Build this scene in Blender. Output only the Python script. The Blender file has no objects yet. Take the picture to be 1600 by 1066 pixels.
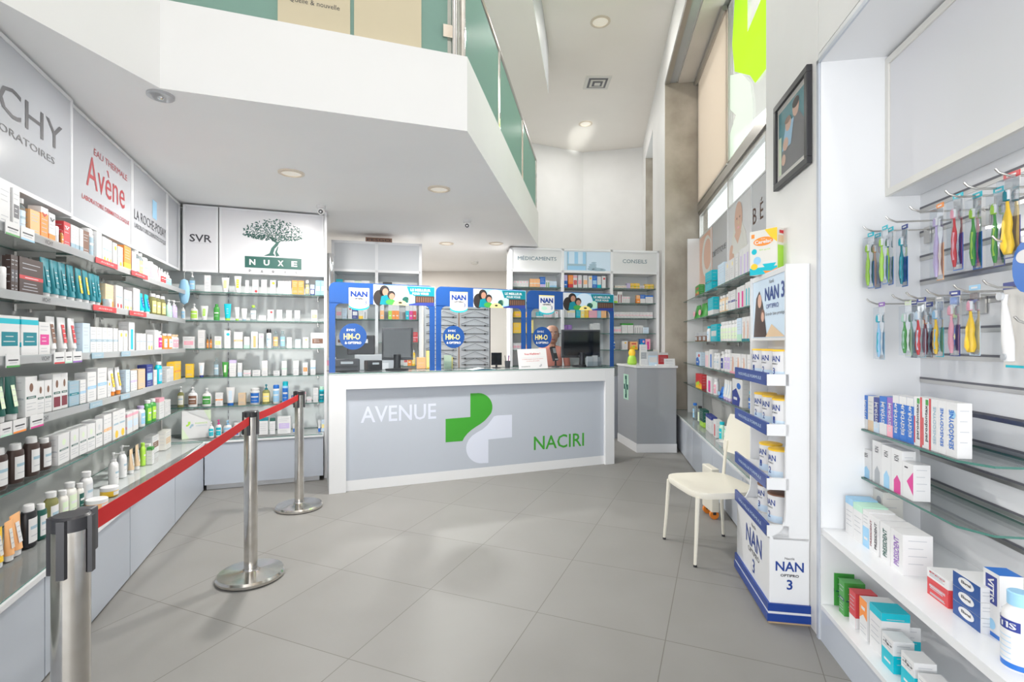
import bpy, math, random
from math import sin, cos, pi, radians, atan2, sqrt
from mathutils import Vector, Matrix
random.seed(7)
S = bpy.context.scene
COL = S.collection

# ------------------------------------------------------------------ camera, sky, daylight, exposure
cam_d = bpy.data.cameras.new('camera'); cam = bpy.data.objects.new('camera', cam_d); COL.objects.link(cam)
cam.location = (0, 0, 1.4); cam.rotation_euler = (pi/2, 0, 0)
cam_d.sensor_width = 36; cam_d.lens = 36*785/1600; cam_d.shift_y = 2/1600; cam_d.clip_start = .05
S.camera = cam
S.view_settings.view_transform = 'Standard'; S.view_settings.look = 'None'
S.view_settings.exposure = -0.27; S.view_settings.gamma = 1; S.view_settings.use_curve_mapping = False
S.cycles.max_bounces = 8; S.cycles.diffuse_bounces = 5; S.cycles.glossy_bounces = 4
S.cycles.transmission_bounces = 6; S.cycles.transparent_max_bounces = 24
S.cycles.caustics_reflective = False; S.cycles.caustics_refractive = False
S.cycles.sample_clamp_indirect = 6; S.cycles.use_denoising = True
wd = bpy.data.worlds.new('daylight'); S.world = wd; wd.use_nodes = True
bg = wd.node_tree.nodes['Background']; bg.inputs[0].default_value = (.93, .97, 1, 1); bg.inputs[1].default_value = 2.9

def area(name, loc, rot, sx, sy, power, col=(1, 1, 1)):
    l = bpy.data.lights.new(name, 'AREA'); l.shape = 'RECTANGLE'; l.size = sx; l.size_y = sy; l.energy = power; l.color = col
    o = bpy.data.objects.new(name, l); COL.objects.link(o); o.location = loc; o.rotation_euler = rot; return o
area('shopfront_daylight', (0, -2.1, 1.25), (radians(110), 0, 0), 3.2, 2.1, 100, (1, .99, .97))
area('side_fill_light', (-2.7, -1.3, 1.35), (radians(97), 0, radians(-62)), 2.6, 2.3, 75, (1, .99, .97))  # added fill that brightens the toothbrush niche, not a known shop window
area('window_daylight', (3.2, 4.9, 4.1), (radians(90), 0, radians(80)), 3.0, 2.2, 42, (1, .98, .95))

sp = bpy.data.lights.new('sun_glint', 'SPOT'); sp.energy = 11000; sp.spot_size = radians(4.2); sp.spot_blend = 1.0; sp.shadow_soft_size = .03; sp.color = (1, .98, .94)
so = bpy.data.objects.new('sun_glint', sp); COL.objects.link(so); so.location = (2.50, 1.42, 2.5)   # sun thrown back in by the street, through the tall window
so.rotation_euler = (Vector((1.36, 10.05, 5.5))-so.location).to_track_quat('-Z', 'Y').to_euler()
# ------------------------------------------------------------------ materials
PAL = dict(w=(.75,.75,.76), ow=(.74,.73,.69), g=(.42,.44,.47), lg=(.62,.64,.67), dgy=(.13,.13,.15), bk=(.018,.018,.022), rd=(.62,.05,.06),
  dr=(.22,.03,.05), orr=(.93,.30,.05), lo=(.95,.50,.22), yl=(.95,.60,.04), ly=(.95,.80,.28), gn=(.06,.33,.06), lm=(.42,.72,.08), lgn=(.50,.78,.62),
  dg=(.01,.10,.08), tl=(.0,.22,.28), aq=(.0,.50,.62), bl=(.02,.16,.58), lb=(.33,.60,.84), pb=(.62,.76,.90), nv=(.03,.05,.28), pk=(.90,.42,.52),
  mg=(.70,.05,.30), pr=(.30,.14,.50), lpr=(.60,.50,.78), br=(.22,.11,.07), dbr=(.06,.035,.03), tan=(.74,.55,.36), sk=(.72,.44,.33),
  cl=(.62,.72,.74), cly=(.62,.60,.30), am=(.40,.16,.03), sl=(.35,.50,.60), pg=(.72,.84,.62), st=(.72,.70,.67))
NAMES = dict(w='white', ow='cream', g='grey', lg='light grey', dgy='charcoal', bk='black', rd='red', dr='burgundy', orr='orange', lo='pale orange',
  yl='yellow', ly='pale yellow', gn='green', lm='lime green', lgn='mint', dg='dark green', tl='deep teal', aq='turquoise', bl='blue', lb='sky blue',
  pb='pale blue', nv='navy', pk='pink', mg='magenta', pr='purple', lpr='lilac', br='brown', dbr='dark brown', tan='tan', sk='skin-toned',
  cl='clear', cly='clear yellow', am='amber', sl='slate blue', pg='pale green', st='silver')
_m = {}
def mat(key, col=None, rough=.5, metal=0., **kw):
    if key in _m: return _m[key]
    if col is None: col = PAL[key]
    m = bpy.data.materials.new(key); m.use_nodes = True; b = m.node_tree.nodes['Principled BSDF']
    b.inputs['Base Color'].default_value = (*col, 1); b.inputs['Roughness'].default_value = rough; b.inputs['Metallic'].default_value = metal
    for k, v in kw.items(): b.inputs[k.replace('_', ' ')].default_value = v
    _m[key] = m; return m
for k in PAL: mat(k, rough=.38)
def nodes(m): return m.node_tree.nodes, m.node_tree.links
def noisy(key, c1, c2, scale, rough, detail=6, bump=0., metal=0, lo=.35, hi=.65):
    m = mat(key, c1, rough, metal); N, L = nodes(m); b = N['Principled BSDF']
    tc = N.new('ShaderNodeTexCoord'); n = N.new('ShaderNodeTexNoise'); n.inputs['Scale'].default_value = scale; n.inputs['Detail'].default_value = detail
    L.new(tc.outputs['Object'], n.inputs['Vector']); r = N.new('ShaderNodeValToRGB'); r.color_ramp.elements[0].position = lo; r.color_ramp.elements[1].position = hi
    r.color_ramp.elements[0].color = (*c1, 1); r.color_ramp.elements[1].color = (*c2, 1)
    L.new(n.outputs['Fac'], r.inputs['Fac']); L.new(r.outputs['Color'], b.inputs['Base Color'])
    if bump:
        bp = N.new('ShaderNodeBump'); bp.inputs['Strength'].default_value = bump; bp.inputs['Distance'].default_value = .01
        L.new(n.outputs['Fac'], bp.inputs['Height']); L.new(bp.outputs['Normal'], b.inputs['Normal'])
    return m
noisy('paint', (.80,.795,.785), (.83,.825,.815), 2.5, .6)
noisy('ceilpaint', (.90,.86,.81), (.92,.88,.83), 1.5, .7)
noisy('underside', (.92,.92,.92), (.94,.94,.94), 1.5, .7)
noisy('slabpaint', (.79,.79,.79), (.81,.81,.81), 1.5, .6)
noisy('beige_wall', (.62,.58,.54), (.66,.62,.58), 2, .6)
noisy('stone', (.30,.26,.21), (.50,.45,.385), 2.6, .28, 10, lo=.3, hi=.7)
mat('lam', (.78,.79,.81), .25)          # white laminate
mat('grey_lam', (.49,.53,.60), .3)      # grey cabinet fronts
mat('desk_grey', (.36,.38,.41), .35)
mat('back_panel', (.47,.475,.47), .45)
mat('nuxe_back', (.76,.79,.80), .35)
mat('sign_face', (.50,.515,.55), .14)
mat('sign_white', (.70,.70,.73), .28)
mat('header_face', (.72,.73,.74), .6)
mat('alu', (.55,.54,.52), .28, 1.0)
noisy('steel', (.60,.57,.53), (.72,.70,.67), 14, .16, metal=1)
mat('chrome', (.75,.75,.76), .09, 1.0)
mat('plastic_black', (.03,.03,.035), .35)
mat('plastic_grey', (.08,.08,.09), .4)
mat('screen_dark', (.012,.014,.018), .08)
mat('belt', (.60,.008,.010), .75)
mat('chair_white', (.76,.73,.64), .35)
mat('cardboard', (.50,.36,.22), .8)
mat('paper_tan', (.60,.53,.38), .8)
mat('ink', (.05,.05,.06), .5)
mat('line', (.50,.52,.56), .5)
mat('nan_blue', (.012,.05,.27), .3)
mat('nan_panel', (.012,.075,.29), .35)
mat('sign_ink', (.07,.16,.22), .5)
mat('logo_green', (.05,.35,.03), .4)
mat('logo_white', (.70,.74,.86), .4)
mat('avene_red', (.40,.045,.055), .4)
mat('skin', (.42,.22,.15), .5)
mat('hair_dark', (.02,.015,.015), .6)
mat('flame', (.85,.25,.03), .3)
mat('lamp_rim', (.70,.62,.52), .4)
def emis(key, col, s):
    m = mat(key, col, .5); b = m.node_tree.nodes['Principled BSDF']
    b.inputs['Emission Color'].default_value = (*col, 1); b.inputs['Emission Strength'].default_value = s; return m
emis('lamp_glow', (.92,.86,.76), .25)
def thin(key, tint, refl=.5, alpha=0., col=(1, 1, 1), rough=.02):
    """thin sheet glass: tinted see-through plus a Fresnel sheen, alpha of a milky diffuse on top"""
    m = bpy.data.materials.new(key); m.use_nodes = True; N, L = nodes(m); N.clear()
    out = N.new('ShaderNodeOutputMaterial'); t = N.new('ShaderNodeBsdfTransparent'); t.inputs[0].default_value = (*tint, 1)
    gl = N.new('ShaderNodeBsdfGlossy'); gl.inputs['Roughness'].default_value = rough
    fr = N.new('ShaderNodeLayerWeight'); fr.inputs['Blend'].default_value = .25
    mu = N.new('ShaderNodeMath'); mu.operation = 'MULTIPLY'; mu.inputs[1].default_value = refl; L.new(fr.outputs['Fresnel'], mu.inputs[0])
    mx = N.new('ShaderNodeMixShader'); L.new(mu.outputs[0], mx.inputs[0]); L.new(t.outputs[0], mx.inputs[1]); L.new(gl.outputs[0], mx.inputs[2])
    last = mx
    if alpha:
        d = N.new('ShaderNodeBsdfDiffuse'); d.inputs[0].default_value = (*col, 1); tr = N.new('ShaderNodeBsdfTranslucent'); tr.inputs[0].default_value = (*col, 1)
        ad = N.new('ShaderNodeMixShader'); ad.inputs[0].default_value = .5; L.new(d.outputs[0], ad.inputs[1]); L.new(tr.outputs[0], ad.inputs[2])
        m2 = N.new('ShaderNodeMixShader'); m2.inputs[0].default_value = alpha; L.new(mx.outputs[0], m2.inputs[1]); L.new(ad.outputs[0], m2.inputs[2]); last = m2
    L.new(last.outputs[0], out.inputs[0]); _m[key] = m; return m
thin('shelf_glass', (.965,.985,.98), .6)
thin('plexi', (.93,.95,.96), .55)
thin('window_glass', (.95,.97,.96), .5)
thin('top_glass', (.97,.985,.98), .55)
thin('frosted', (.6,.8,.75), .5, .82, (.42,.60,.54), .3)
thin('blind', (.9,.8,.7), 0, .9, (.80,.72,.64))
thin('film_lime', (.5,.9,.1), .2, .75, (.50,.88,.03))
thin('film_pale', (.8,.9,.75), .2, .6, (.78,.86,.74))
thin('picture_glass', (.97,.97,.97), .15)
thin('blister', (.93,.95,.97), .6)
thin('clear_plastic', (.84,.90,.92), .7, .22, (.8,.88,.9))
thin('clear_yellow', (.80,.80,.45), .7, .35, (.72,.70,.38))
thin('tag_plastic', (.93,.94,.95), .4, .55, (.88,.89,.91))
mat('glass_edge', (.07,.19,.16), .15)
_m['cl'] = _m['clear_plastic']; _m['cly'] = _m['clear_yellow']
# floor tiles
def floor_mat():
    m = mat('tiles', (.4,.38,.35), .38); N, L = nodes(m); b = N['Principled BSDF']
    tc = N.new('ShaderNodeTexCoord'); mp = N.new('ShaderNodeMapping'); mp.vector_type = 'TEXTURE'
    mp.inputs['Location'].default_value = (.129, 2.604, 0); mp.inputs['Rotation'].default_value = (0, 0, -radians(22.5))
    L.new(tc.outputs['Object'], mp.inputs['Vector'])
    br = N.new('ShaderNodeTexBrick'); br.offset = 0; br.squash = 1
    br.inputs['Scale'].default_value = 1; br.inputs['Brick Width'].default_value = .64; br.inputs['Row Height'].default_value = .68
    br.inputs['Mortar Size'].default_value = .0022; br.inputs['Mortar Smooth'].default_value = .2; br.inputs['Bias'].default_value = 0
    br.inputs['Color1'].default_value = (.235,.230,.220,1); br.inputs['Color2'].default_value = (.25,.245,.235,1); br.inputs['Mortar'].default_value = (.13,.12,.11,1)
    L.new(mp.outputs[0], br.inputs['Vector'])
    n = N.new('ShaderNodeTexNoise'); n.inputs['Scale'].default_value = 3.2; n.inputs['Detail'].default_value = 9; L.new(tc.outputs['Object'], n.inputs['Vector'])
    mx = N.new('ShaderNodeMixRGB'); mx.blend_type = 'MULTIPLY'; mx.inputs[0].default_value = .35
    r = N.new('ShaderNodeValToRGB'); r.color_ramp.elements[0].position = .3; r.color_ramp.elements[0].color = (.78,.77,.75,1); r.color_ramp.elements[1].position = .7
    L.new(n.outputs['Fac'], r.inputs[0]); L.new(br.outputs['Color'], mx.inputs[1]); L.new(r.outputs[0], mx.inputs[2]); L.new(mx.outputs[0], b.inputs['Base Color'])
    rr = N.new('ShaderNodeMapRange'); rr.inputs[3].default_value = .42; rr.inputs[4].default_value = .58; L.new(n.outputs['Fac'], rr.inputs[0]); L.new(rr.outputs[0], b.inputs['Roughness'])
    return m
floor_mat()
def M(k): return _m[k]

# ------------------------------------------------------------------ mesh helpers
_txt = {}
def text_mesh(s, bold=0.):
    k = (s, bold)
    if k in _txt: return _txt[k]
    cu = bpy.data.curves.new('t', 'FONT'); cu.body = s; cu.size = 1; cu.resolution_u = 2; cu.offset = bold; cu.fill_mode = 'FRONT'
    o = bpy.data.objects.new('t', cu); COL.objects.link(o)
    dg = bpy.context.evaluated_depsgraph_get(); me = o.evaluated_get(dg).to_mesh()
    vs = [(v.co.x, v.co.y) for v in me.vertices]; fs = [tuple(p.vertices) for p in me.polygons]
    o.evaluated_get(dg).to_mesh_clear(); bpy.data.objects.remove(o); bpy.data.curves.remove(cu)
    if vs:
        x0 = min(v[0] for v in vs); x1 = max(v[0] for v in vs); y0 = min(v[1] for v in vs); y1 = max(v[1] for v in vs)
    else: x0 = x1 = y0 = y1 = 0
    _txt[k] = (vs, fs, x0, x1, y0, y1); return _txt[k]

class MB:
    def __init__(s): s.v = []; s.f = []; s.mi = []; s.m = []
    def ix(s, m):
        if isinstance(m, str): m = M(m)
        if m not in s.m: s.m.append(m)
        return s.m.index(m)
    def add(s, vs, fs, m):
        n = len(s.v); s.v += [tuple(v) for v in vs]; i = s.ix(m)
        for f in fs: s.f.append(tuple(n+k for k in f)); s.mi.append(i)
        return s
    def box(s, x0, x1, y0, y1, z0, z1, m, mside=None):
        vs = [(x0,y0,z0),(x1,y0,z0),(x1,y1,z0),(x0,y1,z0),(x0,y0,z1),(x1,y0,z1),(x1,y1,z1),(x0,y1,z1)]
        s.add(vs, [(0,3,2,1),(4,5,6,7)], m)
        n = len(s.v)-8; i = s.ix(mside or m)
        for f in [(0,1,5,4),(1,2,6,5),(2,3,7,6),(3,0,4,7)]: s.f.append(tuple(n+k for k in f)); s.mi.append(i)
        return s
    def rect(s, x0, x1, z0, z1, y, m):            # print on a face looking to -y
        return s.add([(x0,y,z0),(x1,y,z0),(x1,y,z1),(x0,y,z1)], [(0,1,2,3)], m)
    def rside(s, x, y0, y1, z0, z1, m): return s.add([(x,y0,z0),(x,y1,z0),(x,y1,z1),(x,y0,z1)], [(0,1,2,3) if x > 0 else (3,2,1,0)], m)
    def poly(s, pts, y, m): return s.add([(p[0], y, p[1]) for p in pts], [tuple(range(len(pts)))], m)
    def ell(s, cx, cz, rx, rz, y, m, n=18): return s.poly([(cx+rx*cos(2*pi*i/n), cz+rz*sin(2*pi*i/n)) for i in range(n)], y, m)
    def prism(s, pts, z0, z1, m, mside=None):     # xy polygon extruded in z
        n = len(pts); a = sum(pts[i][0]*pts[(i+1)%n][1]-pts[(i+1)%n][0]*pts[i][1] for i in range(n))
        if a < 0: pts = pts[::-1]
        vs = [(x,y,z0) for x,y in pts]+[(x,y,z1) for x,y in pts]
        s.add(vs, [tuple(range(n))[::-1], tuple(range(n,2*n))], m)
        b = len(s.v)-2*n; i = s.ix(mside or m)
        for k in range(n): s.f.append((b+k, b+(k+1)%n, b+n+(k+1)%n, b+n+k)); s.mi.append(i)
        return s
    def xprism(s, pts, y0, y1, m):                # xz polygon extruded in y
        n = len(pts); a = sum(pts[i][0]*pts[(i+1)%n][1]-pts[(i+1)%n][0]*pts[i][1] for i in range(n))
        if a < 0: pts = pts[::-1]
        vs = [(x,y0,z) for x,z in pts]+[(x,y1,z) for x,z in pts]
        return s.add(vs, [tuple(range(n)), tuple(range(n,2*n))[::-1]]+[(k, n+k, n+(k+1)%n, (k+1)%n) for k in range(n)], m)
    def lathe(s, prof, m, n=16, cx=0, cy=0, sy=1., a0=None, a1=None, z=0):
        full = a0 is None
        if full: a0, a1 = 0, 2*pi
        k = n if full else n+1
        vs = []
        for r, h in prof:
            for i in range(k):
                a = a0+(a1-a0)*i/n; vs.append((cx+r*cos(a), cy+r*sin(a)*sy, z+h))
        fs = []
        for j in range(len(prof)-1):
            for i in range(n):
                i2 = (i+1) % k; fs.append((j*k+i, j*k+i2, (j+1)*k+i2, (j+1)*k+i))
        if full and prof[0][0] > 1e-6: fs.append(tuple(range(k))[::-1])
        if full and prof[-1][0] > 1e-6: fs.append(tuple((len(prof)-1)*k+i for i in range(k)))
        return s.add(vs, fs, m)
    def tube(s, pts, r, m, n=8, cap=True):
        P = [Vector(p) for p in pts]; R = r if isinstance(r, (list, tuple)) else [r]*len(P); vs = []; up = None
        for i, p in enumerate(P):
            d = (P[min(i+1, len(P)-1)]-P[max(i-1, 0)]).normalized()
            if up is None: up = Vector((0,0,1)) if abs(d.z) < .9 else Vector((1,0,0))
            a = (up-d*up.dot(d)).normalized(); b = d.cross(a); up = a
            for k in range(n): vs.append(p+a*R[i]*cos(2*pi*k/n)+b*R[i]*sin(2*pi*k/n))
        fs = [(j*n+i, j*n+(i+1)%n, (j+1)*n+(i+1)%n, (j+1)*n+i) for j in range(len(P)-1) for i in range(n)]
        if cap: fs += [tuple(range(n))[::-1], tuple((len(P)-1)*n+i for i in range(n))]
        return s.add(vs, fs, m)
    def text(s, t, x, z, h, y, m, w=None, al='c', bold=0., rot=0, side=None, italic=0.):
        """lettering of height h (and width w if given), centred on x,z, on the plane y looking to -y; side=(x, dir) puts it on a side face"""
        vs, fs, x0, x1, y0, y1 = text_mesh(t, bold)
        if not vs: return s
        sc = h/max(y1-y0, 1e-6); sx = w/(x1-x0) if w else sc; tw = (x1-x0)*sx
        out = []
        for a, b in vs:
            u = (a-x0)*sx-(tw/2 if al == 'c' else (tw if al == 'r' else 0)); v = (b-y0)*sc-h/2; u += italic*v
            if rot: u, v = u*cos(rot)-v*sin(rot), u*sin(rot)+v*cos(rot)
            if side is None: out.append((x+u, y, z+v))
            else: out.append((side[0], x+u*side[1], z+v))
        return s.add(out, fs, m)
    def mesh(s, name='m', smooth=True, ang=35):
        me = bpy.data.meshes.new(name); me.from_pydata(s.v, [], s.f)
        for m in s.m: me.materials.append(m)
        me.polygons.foreach_set('material_index', s.mi)
        if smooth:
            me.shade_smooth(); me.set_sharp_from_angle(angle=radians(ang))
        me.update(); return me
    def build(s, name, parent=None, loc=None, rz=0, bevel=0, smooth=True):
        o = bpy.data.objects.new(name, s.mesh(name, smooth)); COL.objects.link(o)
        if parent: o.parent = parent
        if loc: o.location = loc
        if rz: o.rotation_euler = (0, 0, rz)
        if bevel:
            b = o.modifiers.new('bevel', 'BEVEL'); b.width = bevel; b.segments = 2; b.limit_method = 'ANGLE'; b.angle_limit = radians(50)
        return o
def tag(o, label, cat, group=None):
    o['label'] = label; o['category'] = cat
    if group: o['group'] = group
    return o
def struct(o, label=None):
    o['kind'] = 'structure'
    if label: o['label'] = label
    return o
def empty(name, loc=(0, 0, 0), rz=0):
    o = bpy.data.objects.new(name, None); COL.objects.link(o); o.location = loc; o.rotation_euler = (0, 0, rz); o.empty_display_size = .1; return o

class Fr:
    """a wall's own axes: x along it (seen from the room, left to right), y into it, z up"""
    def __init__(s, ox, oy, ux, uy):
        l = math.hypot(ux, uy); s.o = (ox, oy); s.u = (ux/l, uy/l); s.v = (-uy/l, ux/l); s.a = atan2(uy, ux)
    def w(s, x, y, z=0): return Vector((s.o[0]+s.u[0]*x+s.v[0]*y, s.o[1]+s.u[1]*x+s.v[1]*y, z))
    def X(s, px, y):     # where the sight line of photo column px meets the plane y
        r = (px-800)/785; return (r*(s.o[1]+s.v[1]*y)-(s.o[0]+s.v[0]*y))/(s.u[0]-r*s.u[1])
    def XZ(s, px, py, y):
        x = s.X(px, y); return (x, 1.4-(py-535)/785*s.w(x, y).y)
    def put(s, o, x=0, y=0, z=0, rot=0): o.location = s.w(x, y, z); o.rotation_euler = (0, 0, s.a+rot); return o
LW = Fr(-2.896, 4.717, -.343, .939)     # long wall of shelves, origin at the base front by the corner
NW = Fr(-2.896, 4.717, .939, .343)      # wall with the tree sign
RW = Fr(0, 0, -.1695, -.9855)           # window side: y is the distance from the camera's own line
CT = Fr(-1.683, 4.618, .926, .377)      # counter front
MC = Fr(-.036, 7.09, .990, .141)        # rear cabinets
CA = Fr(-2.25, 6.11, .970, .243)        # cabinet behind the till
# ------------------------------------------------------------------ room shell
def polybox(name, pts, z0, z1, m, mside=None): return struct(MB().prism(pts, z0, z1, m, mside).build(name, smooth=False))
polybox('floor', [(-6, -2.4), (4.5, -2.4), (4.5, 12.5), (-6, 12.5)], -.1, 0, 'tiles')
polybox('ceiling', [(-6, -2.4), (4.5, -2.4), (4.5, 12.5), (-6, 12.5)], 5.55, 5.7, 'ceilpaint')
# dropped ceiling over the mezzanine
polybox('ceiling_mezzanine', [(.514, 7.08), (.249, 7.83), (-6, 7.9), (-6, -2.4), (-.95, -2.4), (.21, 5.135)], 4.9, 5.55, 'ceilpaint', 'g')  # grey sides put the dark shading along its edge into the colour
def seg_wall(name, a, b, z0, z1, th, m):
    f = Fr(a[0], a[1], b[0]-a[0], b[1]-a[1]); L = math.hypot(b[0]-a[0], b[1]-a[1])
    return struct(f.put(MB().box(0, L, 0, th, z0, z1, m).build(name, smooth=False)))
o = MB().box(-5.0, .62, .46, .62, 0, 5.56, 'paint').build('wall_left', smooth=False); struct(LW.put(o))
seg_wall('wall_back', (1.55, 10.97), (2.95, 10.64), 0, 5.56, .15, 'paint')
seg_wall('wall_back_centre', (-1.2, 9.72), (1.55, 10.97), 0, 5.56, .15, 'paint')
seg_wall('wall_back_office', (-6, 9.62), (.05, 9.62), 0, 2.78, .1, 'beige_wall')
seg_wall('wall_back_mezzanine', (-6, 9.7), (-1.15, 9.7), 2.78, 5.56, .1, 'paint')
seg_wall('wall_office_side', (-3.6, 5.5), (-3.6, 9.6), 0, 2.78, .1, 'beige_wall')
# mezzanine slab
SL = [(-.288, 3.235), (.375, 7.14), (-.1, 9.65), (-6, 9.65), (-6, 1.2), (-2.22, 1.2), (-1.884, 2.689)]
o = MB().prism(SL, 2.76, 3.24, 'underside', 'slabpaint')
polyb = o.build('ceiling_slab', smooth=False); struct(polyb)
# window side
def rwbox(name, s0, s1, y0, y1, z0, z1, m, mside=None):
    o = MB().box(-s1, -s0, y0, y1, z0, z1, m, mside).build(name, smooth=False); return struct(RW.put(o))
rwbox('wall_right', 2.605, 3.354, 1.03, 1.62, 0, 5.56, 'paint')
rwbox('wall_right_above_niche', -2.4, 2.6, 1.03, 1.62, 2.77, 5.56, 'paint')
o = MB().box(-2.23, 2.4, 1.022, 1.03, 2.79, 5.5, 'stone').build('trim_1', smooth=False); struct(RW.put(o))
rwbox('wall_right_back', -2.4, 2.6, 1.5, 1.62, 0, 2.77, 'paint')
rwbox('wall_right_beam', 3.36, 11.9, .92, 1.62, 5.06, 5.56, 'paint')
rwbox('wall_right_shelf_back', 3.36, 7.34, 1.385, 1.42, 0, 2.80, 'back_panel')
rwbox('wall_right_lintel', 3.36, 7.34, 1.36, 1.44, 3.20, 3.30, 'alu')
o = MB().box(-8.9, -7.35, .925, 1.5, 0, 5.06, 'stone').box(-8.9, -7.352, .918, .925, 0, 5.06, 'paint').build('wall_right_column', smooth=False); struct(RW.put(o))
o = MB().box(-11.9, -10.3, .925, 1.5, 0, 5.06, 'stone').box(-11.9, -10.302, .918, .925, 0, 5.06, 'paint').build('wall_right_far_column', smooth=False); struct(RW.put(o))
o = MB().box(-10.3, -8.9, 1.3, 1.4, 0, 3.3, 'stone').build('wall_right_far_sill', smooth=False); struct(RW.put(o))
# soffit with blind housing
o = MB().box(-7.34, -3.36, .925, .985, 5.03, 5.06, 'alu').box(-7.34, -3.36, .985, 1.08, 5.045, 5.06, 'g').box(-7.34, -3.36, 1.10, 1.33, 5.035, 5.06, 'beige_wall').build('trim_2', smooth=False); struct(RW.put(o))
# windows
def window(name, s0, s1, z0, z1, y, mull=()):
    e = empty(name); RW.put(e); struct(e)
    fr = MB()
    for a, b, c, d in [(s0, s1, z0, z0+.05), (s0, s1, z1-.05, z1), (s0, s0+.04, z0, z1), (s1-.04, s1, z0, z1)]+[(k-.02, k+.02, z0, z1) for k in mull]:
        fr.box(-b, -a, y-.02, y+.03, c, d, 'alu')
    fr.build('window_frame', e, smooth=False)
    MB().box(-s1+.04, -s0-.04, y, y+.008, z0+.05, z1-.05, 'window_glass').build('pane', e, smooth=False); return e
w1 = window('window_1', 3.36, 7.34, 3.30, 5.06, 1.40, (5.75,))
window('window_2', 3.36, 7.34, 2.80, 3.20, 1.40, (4.5, 5.75))
window('window_3', 8.92, 10.28, 3.3, 5.0, 1.33)
# film cross on the upper glass (lime over pale)
f = MB(); Y = 1.395
def fp(pts, m): f.poly([RW.XZ(a, b, Y) for a, b in pts], Y, m)
fp([(1150,-40),(1168,-60),(1168,50),(1197,-20),(1214,-40),(1214,60),(1199,105),(1180,130),(1172,118),(1148,112),(1144,70)], 'film_lime')
fp([(1140,118),(1158,114),(1172,130),(1176,160),(1176,190),(1158,230),(1139,262),(1139,215),(1150,180),(1140,170)], 'film_pale')
o = f.build('window_film', smooth=False); tag(RW.put(o), 'lime green and pale cross film stuck on the tall window', 'window film')
# roller blind
b = MB().box(-7.33, -5.72, 1.365, 1.37, 3.32, 5.0, 'blind'); e = empty('roller_blind'); RW.put(e)
b.build('blind_cloth', e, smooth=False); MB().tube([(-7.33, 1.367, 3.32), (-5.72, 1.367, 3.32)], .012, 'alu').build('bottom_bar', e)
MB().tube([(-7.33, 1.34, 5.0), (-5.72, 1.34, 5.0)], .03, 'alu').build('roller', e)
tag(e, 'beige roller blind covering the far half of the tall window', 'blind')

# ------------------------------------------------------------------ balustrade on the mezzanine edge
P1, P2, PV = Vector((-.288, 3.235)), Vector((.375, 7.14)), Vector((-1.884, 2.689))
g = Fr(P1.x, P1.y, *(P2-P1)); gf = Fr(P1.x, P1.y, *(P1-PV))
e = empty('balustrade'); g.put(e, 0, .04, 3.24)
ks = [.03, 1.231, 2.616, 3.93]
for a, b in zip(ks[:-1], ks[1:]):
    p = MB().box(a+.035, b-.035, -.006, .006, .02, .72, 'frosted').build('glass_panel', e, smooth=False)
for k in ks:
    MB().tube([(k, 0, 0), (k, 0, .74)], .02, 'steel', 10).box(k-.012, k+.012, -.02, .02, .50, .55, 'chrome').box(k-.012, k+.012, -.02, .02, .14, .19, 'chrome').build('post', e)
MB().tube([(-.02, 0, .745), (3.98, 0, .745)], .02, 'alu', 10).build('handrail', e)
tag(e, 'frosted green glass balustrade with steel posts facing the tall window', 'balustrade')
e = empty('balustrade'); gf.put(e, 0, .05, 3.24)
for a, b in ((-1.72, -.93), (-.91, -.12)): MB().box(a, b, -.006, .006, .0, .9, 'frosted').build('glass_panel', e, smooth=False)
MB().tube([(-.075, 0, 0), (-.075, 0, .95)], .022, 'chrome', 12).box(-.15, -.09, -.02, .02, .12, .2, 'steel').build('post', e)
MB().tube([(-1.72, 0, .93), (-.05, 0, .93)], .02, 'alu', 10).build('handrail', e)
tag(e, 'frosted glass balustrade with brown paper behind it above the white fascia', 'balustrade')
for a, b, s in ((435, 547, 'Quelle & nouvelle'), (553, 657, '')):
    xa, xb = gf.X(a, .075), gf.X(b, .075); m = MB().box(xa, xb, .0, .004, 0, .42, 'paper_tan')
    if s: m.text(s, (xa+xb)/2, .16, .035, -.001, 'ink', w=(xb-xa)*.7)
    o = m.build('paper_sheet', smooth=False); gf.put(o, 0, .036, 3.243)
    tag(o, 'tan paper sheet with handwriting behind the frosted glass' if s else 'blank tan paper sheet beside the steel post on the mezzanine', 'paper sheet')
# ------------------------------------------------------------------ ceiling fittings
def downlight(X, Y, Z, r, label, pw=48, glow='lamp_glow', rim='lamp_rim'):
    e = empty('ceiling_light', (X, Y, Z)); MB().lathe([(r, 0), (r, -.008), (r*.78, -.014), (r*.76, 0)], rim, 28).build('rim', e)
    MB().lathe([(0, -.006), (r*.77, -.004)], glow, 24).build('diffuser', e); tag(e, label, 'ceiling light')
    l = bpy.data.lights.new('lamp', 'AREA'); l.shape = 'DISK'; l.size = r*1.6; l.energy = pw; l.color = (1, .97, .92); lo = bpy.data.objects.new('lamp', l); COL.objects.link(lo); lo.parent = e; lo.location = (0, 0, -.02)
for X, Y, l in ((-1.77, 4.03, 'round recessed light in the low ceiling before the tree sign'), (-.646, 4.45, 'round recessed light in the low ceiling above the counter'),
                (-.9, 6.9, 'small recessed light in the low ceiling above the eyewear rack'), (-.22, 6.9, 'small recessed light beside the medicaments cabinet top'), (-1.75, 8.2, 'small recessed light over the back office behind the rack')):  # the last one is an added lamp that brightens the office wall
    downlight(X, Y, 2.76, .1, l, 64 if Y < 6 else (90 if X < -.5 else 8))
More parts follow.
